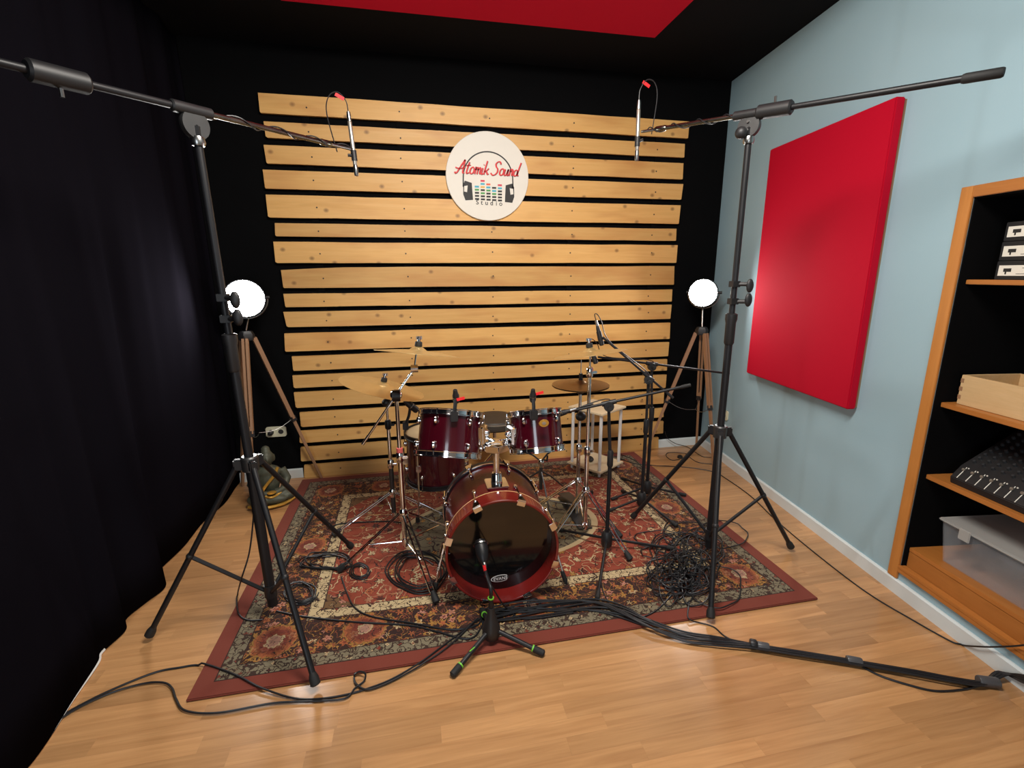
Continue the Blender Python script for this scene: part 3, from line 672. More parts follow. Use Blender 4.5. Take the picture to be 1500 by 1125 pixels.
AL = vz(281, 161, baseL); tipL = bw(516, 219, -1.1); dL = unit(tipL-AL)
AR = vz(1098, 167, baseR); tipR = bw(940, 193, -1.2); dR = unit(tipR-AR)
hL = vz(372, 678, baseL).z; hR = vz(1050, 632, baseR).z
overhead_stand('the stand beside the curtain', 'tall black tripod boom stand beside the black curtain', baseL, feetL, hL, .16, vz(290, 209, baseL).z, AL, tipL, AL-dL*.78, .5, 1, (-.019, -.006, 0))
overhead_stand('the stand beside the blue wall', 'tall black tripod boom stand in front of the pale blue wall', baseR, feetR, hR, .16, vz(1097, 207, baseR).z, AR, tipR, AR-dR*.85, .13, -1)
# small-diaphragm microphones hanging from the booms
def pencil(label, top, bot, tip, tagdir, cablbl):
    top, bot, tip = V(top), V(bot), V(tip); L = (bot-top).length; ax = bot-top
    rt = thing('condenser_microphone', label, 'microphone', bot)
    MB().lathe([(.008, 0), (.0105, .004), (.0105, L*.78), (.0095, L*.79)], top, ax, 16).build('body', SILV, rt)
    MB().lathe([(.0095, L*.79), (.011, L*.8), (.011, L-.004), (.008, L)], top, ax, 16).build('capsule', STEEL, rt)
    MB().lathe([(.0085, -.045), (.0105, -.03), (.0105, 0)], top, ax, 12).build('connector', STEEL, rt)
    m = lerp(top, bot, .62); MB().lathe([(.0145, -.025), (.0145, .025)], m, ax, 14).build('clip', BLKP, rt)
    MB().cyl(m, tip, .008, n=8).build('clip_stem', BLKP, rt)
    u = -unit(ax); s = unit(tip-m); a = top+u*.045
    pts = spline([a, a+u*.05+s*.005, a+u*.085+s*.04, a+u*.06+s*.085, a-u*.02+s*.105, tip+s*.05+u*.012], 6)
    cb = tag(MB().tube(pts, .0028, 6).build('microphone_lead', CAB, origin=a), cablbl, 'cable')
    q = pts[9]; MB().box(q+V(tagdir)*.02, (.045, .004, .016), Matrix.Rotation(.5, 3, 'Y')).build('red_tag', RTAG, cb, smooth=False)
mt = bw(512, 178, -1.1); mbm = bw(522.5, 258, -1.1)
pencil('slim silver microphone hanging from the boom beside the curtain', mt, mbm, lerp(mt, mbm, .62)+V((-.03, -.005, 0)), (-.6, 0, -.3), 'thin looped cable with red tag above the microphone by the curtain')
mt = bw(935.5, 160, -1.2); mbm = bw(932.5, 236, -1.2)
pencil('slim silver microphone hanging from the boom by the blue wall', mt, mbm, lerp(mt, mbm, .58)+V((.03, -.005, 0)), (.9, 0, 0), 'thin looped cable with red tag above the microphone by the blue wall')

# ---- wooden tripod spot lamps
def spot_lamp(label, hub, head, aim, feet, R=.118):
    hub, head = V(hub), V(head); rt = thing('tripod_spot_lamp', label, 'lamp', (hub.x, hub.y, 0)); ax = unit(V(aim)-head)
    prof = [(.03, -.2), (.07, -.19), (.1, -.15), (R, -.07), (R+.006, 0), (R+.006, .02), (R, .02), (R, -.005)]
    MB().lathe(prof, head, ax, 36, True, False).build('housing', GREYM, rt)
    MB().lathe([(R-.001, -.004), (R-.004, .004), (R*.6, .014), (.002, .018)], head, ax, 36, True, False).build('lens', LENS, rt)
    s = unit(ax.cross(V((0, 0, 1)))); up = s.cross(ax)
    yk = [head+s*(R+.016)*math.cos(a)-V((0, 0, 1))*(R+.02)*math.sin(a)-ax*.05 for a in [math.pi*k/16 for k in range(17)]]
    MB().tube(yk, .006, 8).build('yoke', STEEL, rt)
    for k in (-1, 1): MB().cyl(head+s*k*(R-.004)-ax*.05, head+s*k*(R+.03)-ax*.05, .012, n=10).build('tilt_knob', BLKP, rt)
    MB().cyl(yk[8]+V((0, 0, -.004)), hub+V((0, 0, .03)), .007, n=10).build('stem', STEEL, rt)
    MB().lathe([(.05, -.035), (.055, 0), (.04, .03)], hub, (0, 0, 1), 6).build('hub', BLKP, rt, bevel=.003)
    for f in feet:
        f = V(f); d = unit(V((f.x-hub.x, f.y-hub.y, 0))); a = hub+d*.045+V((0, 0, -.02)); b = V((f.x, f.y, .004)); q = lerp(a, b, .54)
        tng = unit(d.cross(V((0, 0, 1)))); ax2 = unit(b-a)
        lg = MB()
        for k in (-1, 1):
            c0, c1 = a+tng*.012*k, q+tng*.012*k; n2 = unit(ax2.cross(tng))
            lg.add([c0+tng*x*.008+n2*y*.014 for x, y in ((-1, -1), (1, -1), (1, 1), (-1, 1))]+[c1+tng*x*.008+n2*y*.014 for x, y in ((-1, -1), (1, -1), (1, 1), (-1, 1))], [(0, 1, 2, 3), (7, 6, 5, 4)]+[(i, (i+1) % 4, 4+(i+1) % 4, 4+i) for i in range(4)])
        lg.build('upper_leg', LEGW, rt, smooth=False)
        n2 = unit(ax2.cross(tng)); c0, c1 = lerp(a, b, .5), b
        MB().add([c0+tng*x*.009+n2*y*.012 for x, y in ((-1, -1), (1, -1), (1, 1), (-1, 1))]+[c1+tng*x*.009+n2*y*.009 for x, y in ((-1, -1), (1, -1), (1, 1), (-1, 1))], [(0, 1, 2, 3), (7, 6, 5, 4)]+[(i, (i+1) % 4, 4+(i+1) % 4, 4+i) for i in range(4)]).build('lower_leg', LEGW, rt, smooth=False)
        MB().lathe([(.026, -.02), (.026, .02)], q, ax2, 4).build('leg_clamp', BLKP, rt, smooth=False)
        hq = V((hub.x, hub.y, q.z-.06))
        MB().tube([lerp(q, hq, k/6)+V((0, 0, -.03*math.sin(math.pi*k/6))) for k in range(7)], .0025, 5).build('chain', STEEL, rt)
    return rt
qL = V((-3.735, -.262, 0)); qR = V((-.31, -.32, 0))
spot_lamp('lit spot lamp on wooden tripod by the curtain corner', vz(361, 491, qL), vz(358.5, 437, qL), (-3.0, -3.4, 1.35), [fl(374, 756), (-3.42, -.075, 0), (-4.0, -.09, 0)], .122)
spot_lamp('lit spot lamp on wooden tripod in the blue wall corner', vz(1028, 484, qR), vz(1030, 429, qR), (-2.85, -3.3, 1.3), [fl(945, 665), (-.085, -.075, 0), fl(1046, 690)], .107)

# ================================================================== DRUM KIT
def lug(rt, p, out, ax, s=1.):
    R = Matrix((out.cross(ax), out, ax)).transposed()
    return MB().ell(p+out*.006*s, (.011*s, .013*s, .019*s), R, 8, 6).build('lug', CHR, rt)
def drum(rt, cb, ctp, r, nl, headtop=HEADW, hoopmat=CHR, lugs=True, hoopw=.03):
    cb, ctp = V(cb), V(ctp); ax = unit(ctp-cb); L = (ctp-cb).length; a, b, _ = frame(ax)
    MB().lathe([(r, .012), (r, L-.012)], cb, ax, 48).build('shell', BURGT, rt)
    MB().lathe([(r-.002, L-.012), (r, L-.008), (.002, L-.006)], cb, ax, 48, True, False).build('batter_head', headtop, rt)
    MB().lathe([(.002, .006), (r, .008), (r-.002, .012)], cb, ax, 48, False, True).build('resonant_head', HEADK, rt)
    for h0, h1 in ((-.002, hoopw-.002), (L-hoopw+.002, L+.002)):
        MB().lathe([(r+.003, h0), (r+.012, h0), (r+.012, h0+.003), (r+.0065, h0+.006), (r+.0065, h1-.006), (r+.012, h1-.003), (r+.012, h1), (r+.003, h1), (r+.003, h0)], cb, ax, 48, False, False).build('hoop', hoopmat, rt)
    for k in range(nl):
        t = 2*math.pi*(k+.5)/nl; out = a*math.cos(t)+b*math.sin(t)
        for h, e in ((L*.24, 0), (L*.76, L)):
            lg = lug(rt, cb+ax*h+out*r, out, ax)
            MB().cyl(cb+ax*h+out*(r+.009), cb+ax*(e+(.006 if e == 0 else -.006))+out*(r+.009), .0028, n=6).build('tension_rod', CHR, lg)
    return ax
# ---- bass drum
bq = fl(729, 885, RZ); BR = .277; FY = bq.y; BX = -2.268; bz = RZ+BR+.001
BLEN = .49; HD = .095; ax = V((0, 1, 0)); BFc = V((BX, FY, bz)); BBc = V((BX+.02, FY+BLEN, bz)); ax = unit(BBc-BFc)
bd = thing('bass_drum', 'burgundy bass drum with a glossy black front head', 'bass drum', (BX, FY+.2, RZ))
MB().lathe([(BR-.012, HD), (BR-.012, BLEN-.02)], BFc, ax, 64, False, False).build('shell', BURG, bd)
MB().lathe([(.002, HD), (BR-.013, HD)], BFc, ax, 64, False, False).build('front_head', HEADK, bd)
MB().lathe([(BR-.026, BLEN-.01), (.002, BLEN-.012)], BFc, ax, 64, False, False).build('batter_head', HEADW, bd)
MB().lathe([(BR-.012, .002), (BR-.009, 0), (BR-.003, 0), (BR, .003), (BR, HD), (BR-.012, HD+.001), (BR-.012, .002)], BFc, ax, 72, False, False).build('front_hoop', HOOPR, bd)
MB().ring(BFc, ax, BR+.0008, BR-.004, HD-.0005, HD+.004, 72).build('hoop_edge', CREAM, bd)
MB().lathe([(BR-.02, BLEN-.042), (BR, BLEN-.04), (BR, BLEN), (BR-.02, BLEN), (BR-.02, BLEN-.042)], BFc, ax, 72, False, False).build('rear_hoop', BLK, bd)
MB().ring(BFc, ax, BR+.0015, BR-.004, BLEN-.045, BLEN-.038, 72).build('rear_hoop_edge', CHR, bd)
up = V((0, 0, 1)); sd = up.cross(ax).normalized()      # sd points left of the drum seen from the front?
for k in range(8):
    t = math.pi*2*(k+.5)/8+.06; out = sd*math.sin(t)+up*math.cos(t)
    for h, e in ((.17, -1), (BLEN-.11, 1)):
        lg = lug(bd, BFc+ax*h+out*(BR-.012), out, ax, 1.1)
        hh = 0.0 if e < 0 else BLEN
        p = BFc+ax*hh+out*(BR+.004)
        rod = MB().cyl(BFc+ax*h+out*(BR+.004), p+ax*(.0 if e < 0 else 0)+ax*(.045 if e < 0 else -.045), .0035, n=6).build('tension_rod', CHR, lg)
        tg = out.cross(ax)
        cl = MB()
        def CM(x, y, tt, p=p, tg=tg, out=out, e=e): return p+tg*x+ax*(-e*-1*y*e if False else (y if e < 0 else -y))+out*tt
        cl.prism([(-.02, -.006), (.02, -.006), (.011, .045), (-.011, .045)], CM, .006)
        cl.prism([(-.02, -.009), (.02, -.009), (.02, -.004), (-.02, -.004)], lambda x, y, tt, p=p, tg=tg, out=out, e=e: p+tg*x+ax*(y if e < 0 else -y)-out*tt, .024)
        cl.ell(p+ax*(.047 if e < 0 else -.047)+out*.004, .009, None, 8, 6)
        cl.build('claw_hook', CHR, bd, bevel=.001)
# spurs
for s in (-1, 1):
    A0 = BFc+ax*.16+V((s*(BR-.008), 0, -.03)); F0 = fl(636, 872, RZ) if s < 0 else fl(828, 855, RZ)
    F0 = V((F0.x, F0.y, RZ+.02)); b_ = MB().lathe([(.016, -.02), (.016, .03)], A0+V((s*.012, 0, 0)), F0-A0, 12).build('spur_bracket', CHR, bd)
    sp_ = MB().cyl(A0+V((s*.012, 0, 0)), F0, .006, n=10).build('spur', CHR, bd)
    MB().lathe([(.011, -.05), (.013, .0), (.007, .018)], F0, F0-A0, 10).build('rubber_tip', RUB, sp_)
    MB().box(A0+V((s*.012, -.03, .02)), (.008, .05, .012)).build('wing_bolt', CHR, b_, bevel=.002)
# logo on the front head
LY = FY+HD-.001; lc = bw(733, 847, LY)
def ellp(rx, rz, n=40): return [(rx*math.cos(2*math.pi*i/n), rz*math.sin(2*math.pi*i/n)) for i in range(n)]
LM = lambda d: (lambda x, z, t: V((lc.x+x, LY-d-t, lc.z+z+.05*x)))
hd = MB().prism(ellp(.049, .0195), LM(0), .0004).build('maker_oval', INKW, bd, smooth=False)
MB().prism(ellp(.0455, .0162), LM(.0006), .0004).build('oval_centre', INKK, hd, smooth=False)
text_mesh('lettering', 'EVANS', .024, INKW, hd, lambda x, y, z: V((lc.x+x*.98, LY-.0014-z, lc.z+y-.0085+.05*x)), offset=.0, space=1.05)
# tom post on the bass drum
pb = V((-2.262, FY+.2, bz+BR-.012)); ptop = vz(724, 652, pb); ptop = V((pb.x, pb.y, ptop.z))
MB().box(pb+V((0, 0, .006)), (.11, .12, .012)).build('post_plate', CHR, bd, bevel=.004)
MB().lathe([(.03, 0), (.026, .05), (.022, .055)], pb+V((0, 0, .01)), (0, 0, 1), 16).build('post_socket', CHR, bd)
MB().cyl(pb, ptop+V((0, 0, .01)), .016, n=18).build('tom_post', CHR, bd)
MB().lathe([(.05, -.03), (.07, -.02), (.072, .014), (.05, .022)], ptop, (0, 0, 1), 6).build('post_block', CHR, bd, bevel=.003)

# ---- rack toms
def tomthing(label, bpx, tpx, Yb, Yt, r, nl, brk, name='rack_tom'):
    cb, ctp = bw(*bpx, Yb), bw(*tpx, Yt); rt = thing(name, label, 'tom drum', cb, 'rack toms')
    a_ = drum(rt, cb, ctp, r, nl); mid = lerp(cb, ctp, .55); return rt, cb, ctp, a_
T1, c1, t1, a1 = tomthing('burgundy rack tom, the larger of the two on the bass drum post', (656.5, 669), (662, 603), -1.62, -1.543, .155, 6, 1)
T2, c2, t2, a2 = tomthing('burgundy rack tom, the smaller one with a round gold badge', (787.5, 661.5), (782, 601.5), -1.62, -1.55, .135, 5, -1)
bp = bw(797, 620, c2.y-.138); bp = V((bp.x, bp.y, bp.z)); n_ = unit(V((bp.x-c2.x, bp.y-c2.y, 0))); pos = V((c2.x, c2.y, bp.z))+n_*.1355
aa, bb, _ = frame(n_)
def bdg(rx, rz, h, mat, nm): MB().prism(ellp(rx, rz, 24), lambda x, y, tt: pos+aa*x+V((0, 0, 1))*y+n_*(tt+h), .0015).build(nm, mat, T2)
bdg(.024, .019, .0005, BRASS, 'badge'); bdg(.01, .008, .002, SILV, 'badge_centre')
for rt, cb, ctp, r, s in ((T1, c1, t1, .155, 1), (T2, c2, t2, .135, -1)):
    m0 = lerp(cb, ctp, .52); o_ = unit(V((ptop.x-m0.x, ptop.y-m0.y, 0))); p = m0+o_*(r+.012)
    br = MB().box(m0+o_*(r+.014), (.034, .078, .11), Matrix.Rotation(math.atan2(o_.y, o_.x), 3, 'Z')).build('mount_bracket', CHR, rt, bevel=.012)
    MB().ell(p+o_*.022+V((0, 0, .01)), (.016, .016, .016)).build('wing_nut', CHR, br)
    q = [p+o_*.01, p+o_*.03+V((0, 0, -.02)), lerp(p, ptop, .8)+V((0, 0, .01)), ptop+V((0, 0, .004))]
    MB().tube(spline(q, 5), .0085, 10).build('mount_arm', CHR, rt)
# ---- floor tom
fc = V((-2.53, -.82, 0)); zt = vz(600, 632, (fc.x-.19, fc.y)).z; zb_ = vz(602, 718, (fc.x-.1, fc.y-.15)).z
FT = thing('floor_tom', 'burgundy floor tom with a pale coated head behind the rack tom', 'tom drum', (fc.x, fc.y, RZ))
drum(FT, (fc.x, fc.y, zb_), (fc.x+.0, fc.y, zt), .193, 6, hoopmat=BLK)
for t_ in (-2.2, -.2, 1.6, 3.2):
    out = V((math.cos(t_), math.sin(t_), 0)); p = V((fc.x, fc.y, 0))+out*.212
    lgp = MB().tube([p+V((0, 0, zb_+.24)), p+V((0, 0, zb_-.02)), p+out*.03+V((0, 0, RZ+.03))], .006, 8).build('leg', CHR, FT)
    MB().lathe([(.013, -.03), (.015, 0)], p+out*.03+V((0, 0, RZ+.031)), (0, 0, -1), 10).build('rubber_foot', RUB, lgp)
    MB().box(p+V((0, 0, zb_+.15))-out*.008, (.03, .03, .05)).build('leg_bracket', CHR, FT, bevel=.006)

# ---- cymbals and their stands
def cymbal(label, c, nrm, r, felt=True, name='cymbal', group=None, mat=None):
    c = V(c); nrm = unit(nrm); rt = thing(name, label, 'cymbal', c, group)
    b = r*.2; h = r*.085
    prof = [(.006, h+.018), (b*.55, h+.014), (b*.9, h+.004), (b, h), (r*.55, h*.62), (r*.85, h*.2), (r, 0), (r, -.0012), (r*.85, h*.2-.0014), (r*.55, h*.62-.0014), (b, h-.0014), (b*.9, h+.0026), (b*.55, h+.0126), (.006, h+.0166)]
    o = MB().lathe(prof, V((0, 0, 0)), (0, 0, 1), 64, False, False)
    off = OFF[rt.name]; Rm = V((0, 0, 1)).rotation_difference(nrm)
    bo = MB().add([v+off for v in o.v], o.f).build('plate', mat or BRON, rt, ang=1.2)
    bo.rotation_mode = 'QUATERNION'; bo.rotation_quaternion = Rm
    top = c+nrm*(h+.017)
    if felt:
        MB().lathe([(.018, 0), (.02, .004), (.018, .024), (.008, .028)], top, nrm, 14).build('felt', RUB, rt)
        wn = MB(); wn.lathe([(.009, .028), (.008, .05)], top, nrm, 10); wn.box(top+nrm*.045, (.03, .006, .016)); wn.build('wing_nut', CHR, rt)
    return rt, top
def chrome_tripod(rt, c, feet, hubz, lowz, r=.0125, mat=CHR):
    c = V(c)
    for f in feet:
        f = V(f); d = unit(V((f.x-c.x, f.y-c.y, 0))); tg = d.cross(V((0, 0, 1))); a = V((c.x, c.y, hubz))+d*.022; b = V((f.x, f.y, RZ+.03))
        lg = MB()
        for k in (-1, 1): lg.tube([a+tg*.011*k, lerp(a, b, .5)+tg*.013*k, lerp(a, b, .93)+tg*.012*k, b+tg*.004*k], .0045, 8)
        lo = lg.build('leg', mat, rt)
        MB().lathe([(.012, -.03), (.018, 0), (.019, .025), (.010, .032)], b, unit(b-a), 12).build('rubber_foot', RUB, lo)
        MB().cyl(V((c.x, c.y, lowz))+d*.015, lerp(a, b, .58), .004, n=8).build('strut', mat, rt)
    MB().lathe([(.02, -.025), (.024, -.01), (.024, .015), (.017, .03)], (c.x, c.y, hubz), (0, 0, 1), 16).build('leg_collar', mat, rt)
    MB().lathe([(.019, -.018), (.019, .018)], (c.x, c.y, lowz), (0, 0, 1), 14).build('strut_collar', mat, rt)
def clampcol(rt, p, nm='height_clamp', mat=CHR, w=.0):
    MB().lathe([(.014, -.03), (.02, -.022), (.02, .022), (.015, .03)], p, (0, 0, 1), 14).build(nm, mat, rt)
    MB().box(V(p)+V((.025, -.012, 0)), (.03, .008, .016)).build('wing_bolt', mat, rt, bevel=.003)
# A: front boom stand
cA = V((-2.74, -1.448, 0)); fA = [fl(637, 882, RZ), fl(503, 838, RZ), V((-2.4, -1.2, 0))]
A_ = thing('cymbal_boom_stand', 'chrome cymbal boom stand with tilted arm and pink collar beside the bass drum', 'cymbal stand', (cA.x, cA.y, RZ), 'cymbal stands')
hz = vz(595, 752, cA).z; lz = vz(597, 792, cA).z
chrome_tripod(A_, cA, fA, hz, lz)
za = vz(588, 582, cA).z; zm = vz(590, 661, cA).z
MB().cyl((cA.x, cA.y, lz-.03), (cA.x, cA.y, zm), .0135, n=14).build('lower_tube', CHR, A_)
MB().cyl((cA.x, cA.y, zm), (cA.x, cA.y, za), .0105, n=14).build('upper_tube', CHR, A_)
MB().lathe([(.017, -.012), (.017, .012)], (cA.x, cA.y, zm+.008), (0, 0, 1), 14).build('memory_lock', PINKT, A_)
clampcol(A_, (cA.x, cA.y, zm-.03))
hubA = V((cA.x, cA.y, za)); MB().ell(hubA+V((0, 0, .015)), (.032, .028, .03)).build('boom_joint', CHR, A_)
MB().lathe([(.03, -.02), (.03, .02)], hubA+V((0, -.01, .012)), (1, 0, 0), 16).build('joint_gear', BLK, A_)
e0 = vz(531, 651, cA); e1 = vz(607, 540, cA)
MB().cyl(e0, e1, .0065, n=10).build('boom_arm', CHR, A_)
MB().cyl(e0, lerp(e0, e1, .12), .008, n=10).build('arm_end', CHR, A_)
crC = vz(612, 518, cA); MB().lathe([(.02, -.018), (.02, .018)], e1, (1, 0, 0), 14).build('tilter', CHR, A_)
MB().cyl(e1, crC+V((0, 0, .045)), .0045, n=8).build('stem', CHR, A_)
rA = (vz(673, 526, cA)-vz(546.5, 513, cA)).length/2
cymbal('bronze crash cymbal on the boom stand with the pink collar', crC, (.13, .145, 1), rA, group='cymbals')
# B: ride stand
cB = fl(578, 765, RZ); cB.z = 0
B_ = thing('cymbal_stand', 'straight cymbal stand with dark lower tube behind the boom stand', 'cymbal stand', (cB.x, cB.y, RZ), 'cymbal stands')
hz = vz(575, 722, cB).z; fB = [fl(494, 786, RZ), cB+V((.33, -.04, 0)), cB+V((-.1, .3, 0))]
chrome_tripod(B_, cB, fB, hz, .07)
zt_ = vz(564, 590, cB).z; z1 = vz(568, 680, cB).z; z2 = vz(567, 622, cB).z
MB().cyl((cB.x, cB.y, .05), (cB.x, cB.y, z1), .015, n=12).build('lower_tube', GREYM, B_)
MB().cyl((cB.x, cB.y, z1), (cB.x, cB.y, z2), .0115, n=12).build('middle_tube', CHR, B_)
MB().cyl((cB.x, cB.y, z2), (cB.x, cB.y, zt_), .008, n=12).build('upper_tube', CHR, B_)
for zz in (z1, z2): clampcol(B_, (cB.x, cB.y, zz), mat=CHR if zz == z1 else BLK)
MB().ell((cB.x, cB.y, zt_), (.03, .024, .026)).build('tilter', BLKP, B_)
rdC = vz(556, 566, cB); rdC = V((cB.x-.02, cB.y, vz(560, 568, cB).z))
nR = unit((.27, .01, .95)); MB().cyl((cB.x, cB.y, zt_), rdC+nR*.06, .0045, n=8).build('stem', CHR, B_)
cymbal('large bronze ride cymbal tilted towards the black curtain', rdC, nR, .258, group='cymbals')
# C: straight stand on the other side
cC = V((-1.665, -1.36, 0)); C_ = thing('cymbal_stand', 'straight chrome cymbal stand between bass drum and microphone stands', 'cymbal stand', (cC.x, cC.y, RZ), 'cymbal stands')
hz = vz(857, 719, cC).z; lz = max(.05, vz(853, 768, cC).z); fC = [fl(919, 820, RZ), cC+V((-.3, -.13, 0)), cC+V((.06, .33, 0))]
chrome_tripod(C_, cC, fC, hz, lz)
zt_ = vz(862, 520, cC).z; z1 = vz(857, 660, cC).z; z2 = vz(861, 545, cC).z
MB().cyl((cC.x, cC.y, lz-.03), (cC.x, cC.y, z1), .0135, n=12).build('lower_tube', CHR, C_)
MB().cyl((cC.x, cC.y, z1), (cC.x, cC.y, z2), .0105, n=12).build('upper_tube', CHR, C_)
MB().cyl((cC.x, cC.y, z2), (cC.x, cC.y, zt_+.03), .0055, n=10).build('stem', CHR, C_)
for zz in (z1, z2): clampcol(C_, (cC.x, cC.y, zz))
c0 = vz(860, 518, cC); c0 = V((cC.x, cC.y, c0.z))
rC = (vz(914, 513, cC)-vz(806, 527, cC)).length/2
cymbal('bronze crash cymbal tilted towards the drums, under a boom microphone', c0, (-.10, .145, 1), rC, group='cymbals')
# D: hi-hat
cD = fl(845, 757, RZ); cD.z = 0
D_ = thing('hi_hat_stand', 'chrome hi-hat stand with foot pedal behind the straight cymbal stand', 'hi-hat stand', (cD.x, cD.y, RZ))
zh = vz(849, 566, cD).z
chrome_tripod(D_, cD, [cD+V((.2, .28, 0)), cD+V((-.34, .06, 0)), cD+V((.16, -.3, 0))], .27, .1)
MB().cyl((cD.x, cD.y, RZ+.03), (cD.x, cD.y, .5), .013, n=12).build('lower_tube', CHR, D_)
MB().cyl((cD.x, cD.y, .5), (cD.x, cD.y, zh-.04), .010, n=12).build('upper_tube', CHR, D_)
clampcol(D_, (cD.x, cD.y, .5)); MB().ell((cD.x-.0, cD.y-.02, zh-.19), (.035, .03, .03)).build('tube_knob', BLKP, D_)
MB().lathe([(.012, 0), (.035, .02), (.035, .032)], (cD.x, cD.y, zh-.05), (0, 0, 1), 16).build('cymbal_seat', BLKP, D_)
MB().cyl((cD.x, cD.y, zh-.05), (cD.x, cD.y, vz(850, 527, cD).z), .003, n=8).build('pull_rod', CHR, D_)
zc_ = vz(849, 552, cD).z
MB().lathe([(.014, -.035), (.014, -.01), (.009, -.008), (.009, .0), (.012, .002), (.012, .022)], (cD.x, cD.y, zc_), (0, 0, 1), 12).build('clutch', BLK, D_)
pdl = MB(); pA_ = V((cD.x-.01, cD.y+.0, RZ+.05)); 
pdl.add([pA_+V(p) for p in ((-.03, -.0, .06), (.03, 0, .06), (.045, .27, .0), (-.045, .27, .0), (-.03, 0, .05), (.03, 0, .05), (.045, .27, -.01), (-.045, .27, -.01))], [(0, 1, 2, 3), (7, 6, 5, 4), (0, 4, 5, 1), (1, 5, 6, 2), (2, 6, 7, 3), (3, 7, 4, 0)])
pdl.build('footboard', GREYM, D_)
MB().box((cD.x, cD.y+.06, RZ+.006), (.09, .46, .01)).build('base_plate', GREYM, D_, bevel=.002)
rD = .178
hh1, _ = cymbal('upper dark bronze hi-hat cymbal', (cD.x, cD.y, zh+.012), (0, 0, 1), rD, False, 'hi_hat_cymbal', 'hi-hat pair', BRONK)
hh2, _ = cymbal('lower dark bronze hi-hat cymbal, turned over', (cD.x, cD.y, zh+.004), (0.001, 0, -1), rD, False, 'hi_hat_cymbal', 'hi-hat pair', BRONK)
# snare-type folding stand below the small tom, stool behind
cS = fl(792, 733, RZ); cS.z = 0
S_ = thing('folding_drum_stand', 'dark folding drum stand with basket arms behind the badged tom', 'drum stand', (cS.x, cS.y, RZ))
zs_ = vz(781, 668, cS).z
MB().cyl((cS.x, cS.y, .1), (cS.x, cS.y, zs_-.04), .013, n=12).build('lower_tube', GREYM, S_)
MB().lathe([(.014, -.03), (.022, -.02), (.022, .02), (.014, .03)], (cS.x, cS.y, zs_-.05), (0, 0, 1), 14).build('collar', CHR, S_)
for t_ in (.5, 2.6, 4.7):
    out = V((math.cos(t_), math.sin(t_), 0)); q = V((cS.x, cS.y, 0))
    lg = MB().tube([q+V((0, 0, .24)), q+out*.1+V((0, 0, .17)), q+out*.26+V((0, 0, RZ+.012))], .006, 8).build('leg', GREYM, S_)
    MB().ell(q+out*.262+V((0, 0, RZ+.0115)), (.013, .013, .011), None, 8, 6).build('rubber_foot', RUB, lg)
    MB().tube([q+V((0, 0, zs_-.04)), q+out*.06+V((0, 0, zs_)), q+out*.16+V((0, 0, zs_+.03)), q+out*.17+V((0, 0, zs_+.07))], .006, 8).build('basket_arm', BLK, S_)
# stool
cT = fl(724, 611, .50); cT = V((cT.x, -.5, 0)); 
zT = bw(724, 611, -.5).z
T_ = thing('drum_stool', 'round dark drum stool seen between the two rack toms', 'stool', (cT.x, cT.y, RZ))
cT.x = bw(724, 611, -.5).x
T_.location.x = cT.x; OFF[T_.name] = V((cT.x, cT.y, RZ))
MB().lathe([(.16, -.07), (.172, -.06), (.174, -.012), (.165, .0), (.1, .012), (.002, .014)], (cT.x, cT.y, zT), (0, 0, 1), 36, True, False).build('cushion_top', LEATH, T_)
MB().ring((cT.x, cT.y, zT), (0, 0, 1), .178, .168, -.02, -.01, 36).build('piping', SILV, T_)
MB().cyl((cT.x, cT.y, .12), (cT.x, cT.y, zT-.07), .014, n=12).build('post', CHR, T_)
for k in range(3):
    t_ = k*2.094+.9; out = V((math.cos(t_), math.sin(t_), 0)); q = V((cT.x, cT.y, 0))
    lg = MB().cyl(q+out*.02+V((0, 0, .26)), q+out*.22+V((0, 0, RZ+.016)), .009, n=8).build('leg', CHR, T_)
    MB().ell(q+out*.222+V((0, 0, RZ+.0135)), (.014, .014, .013), None, 8, 6).build('rubber_foot', RUB, lg)
    MB().cyl(q+V((0, 0, .13)), q+out*.12+V((0, 0, .145)), .005, n=6).build('strut', CHR, T_)

# ---- drum microphones clipped to rims
def clipmic(label, base, body_c, body_ax, L, r, redpos=None):
    base, c = V(base), V(body_c); ax_ = unit(body_ax); rt = thing('drum_microphone', label, 'microphone', base, 'clip-on drum microphones')
    MB().lathe([(r*.6, -L/2-.02), (r*.8, -L/2), (r, -L/2+.008), (r, L/2-.01), (r*.75, L/2)], c, ax_, 16).build('body', BLKP, rt)
    MB().lathe([(r*1.02, -L*.12), (r*1.02, -L*.06)], c, ax_, 16).build('ring', STEEL, rt)
    MB().tube(spline([base, lerp(base, c, .5)+V((0, -.006, 0)), c-ax_*L*.2], 4), .009, 8).build('gooseneck', BLKP, rt)
    MB().box(base-V((0, 0, .012)), (.036, .03, .05)).build('rim_clip', BLKP, rt, bevel=.004)
    if redpos is not None: MB().box(c+V(redpos), (.038, .004, .013), Matrix.Rotation(-.2, 3, 'Y')).build('red_tag', RTAG, rt, smooth=False)
f1 = lerp(c1, t1, .93); m1 = bw(665, 606, f1.y-.17); clipmic('small black microphone clipped to the larger rack tom', m1, bw(668, 583, f1.y-.15), (.1, .35, -1), .05, .016, (.02, -.02, .0))
f2_ = lerp(c2, t2, .93); m2 = bw(782, 604, f2_.y-.15); clipmic('small black microphone clipped to the badged rack tom', m2, bw(780.5, 582, f2_.y-.13), (.05, .3, -1), .05, .016, (.032, -.01, .022))
for rt in (T1, T2): pass
mq = V((fc.x-.15, fc.y-.16, 0)); b3 = vz(594, 621, mq); clipmic('black microphone clipped to the floor tom', b3, vz(604, 596, mq), (.75, .1, -.75), .085, .021)

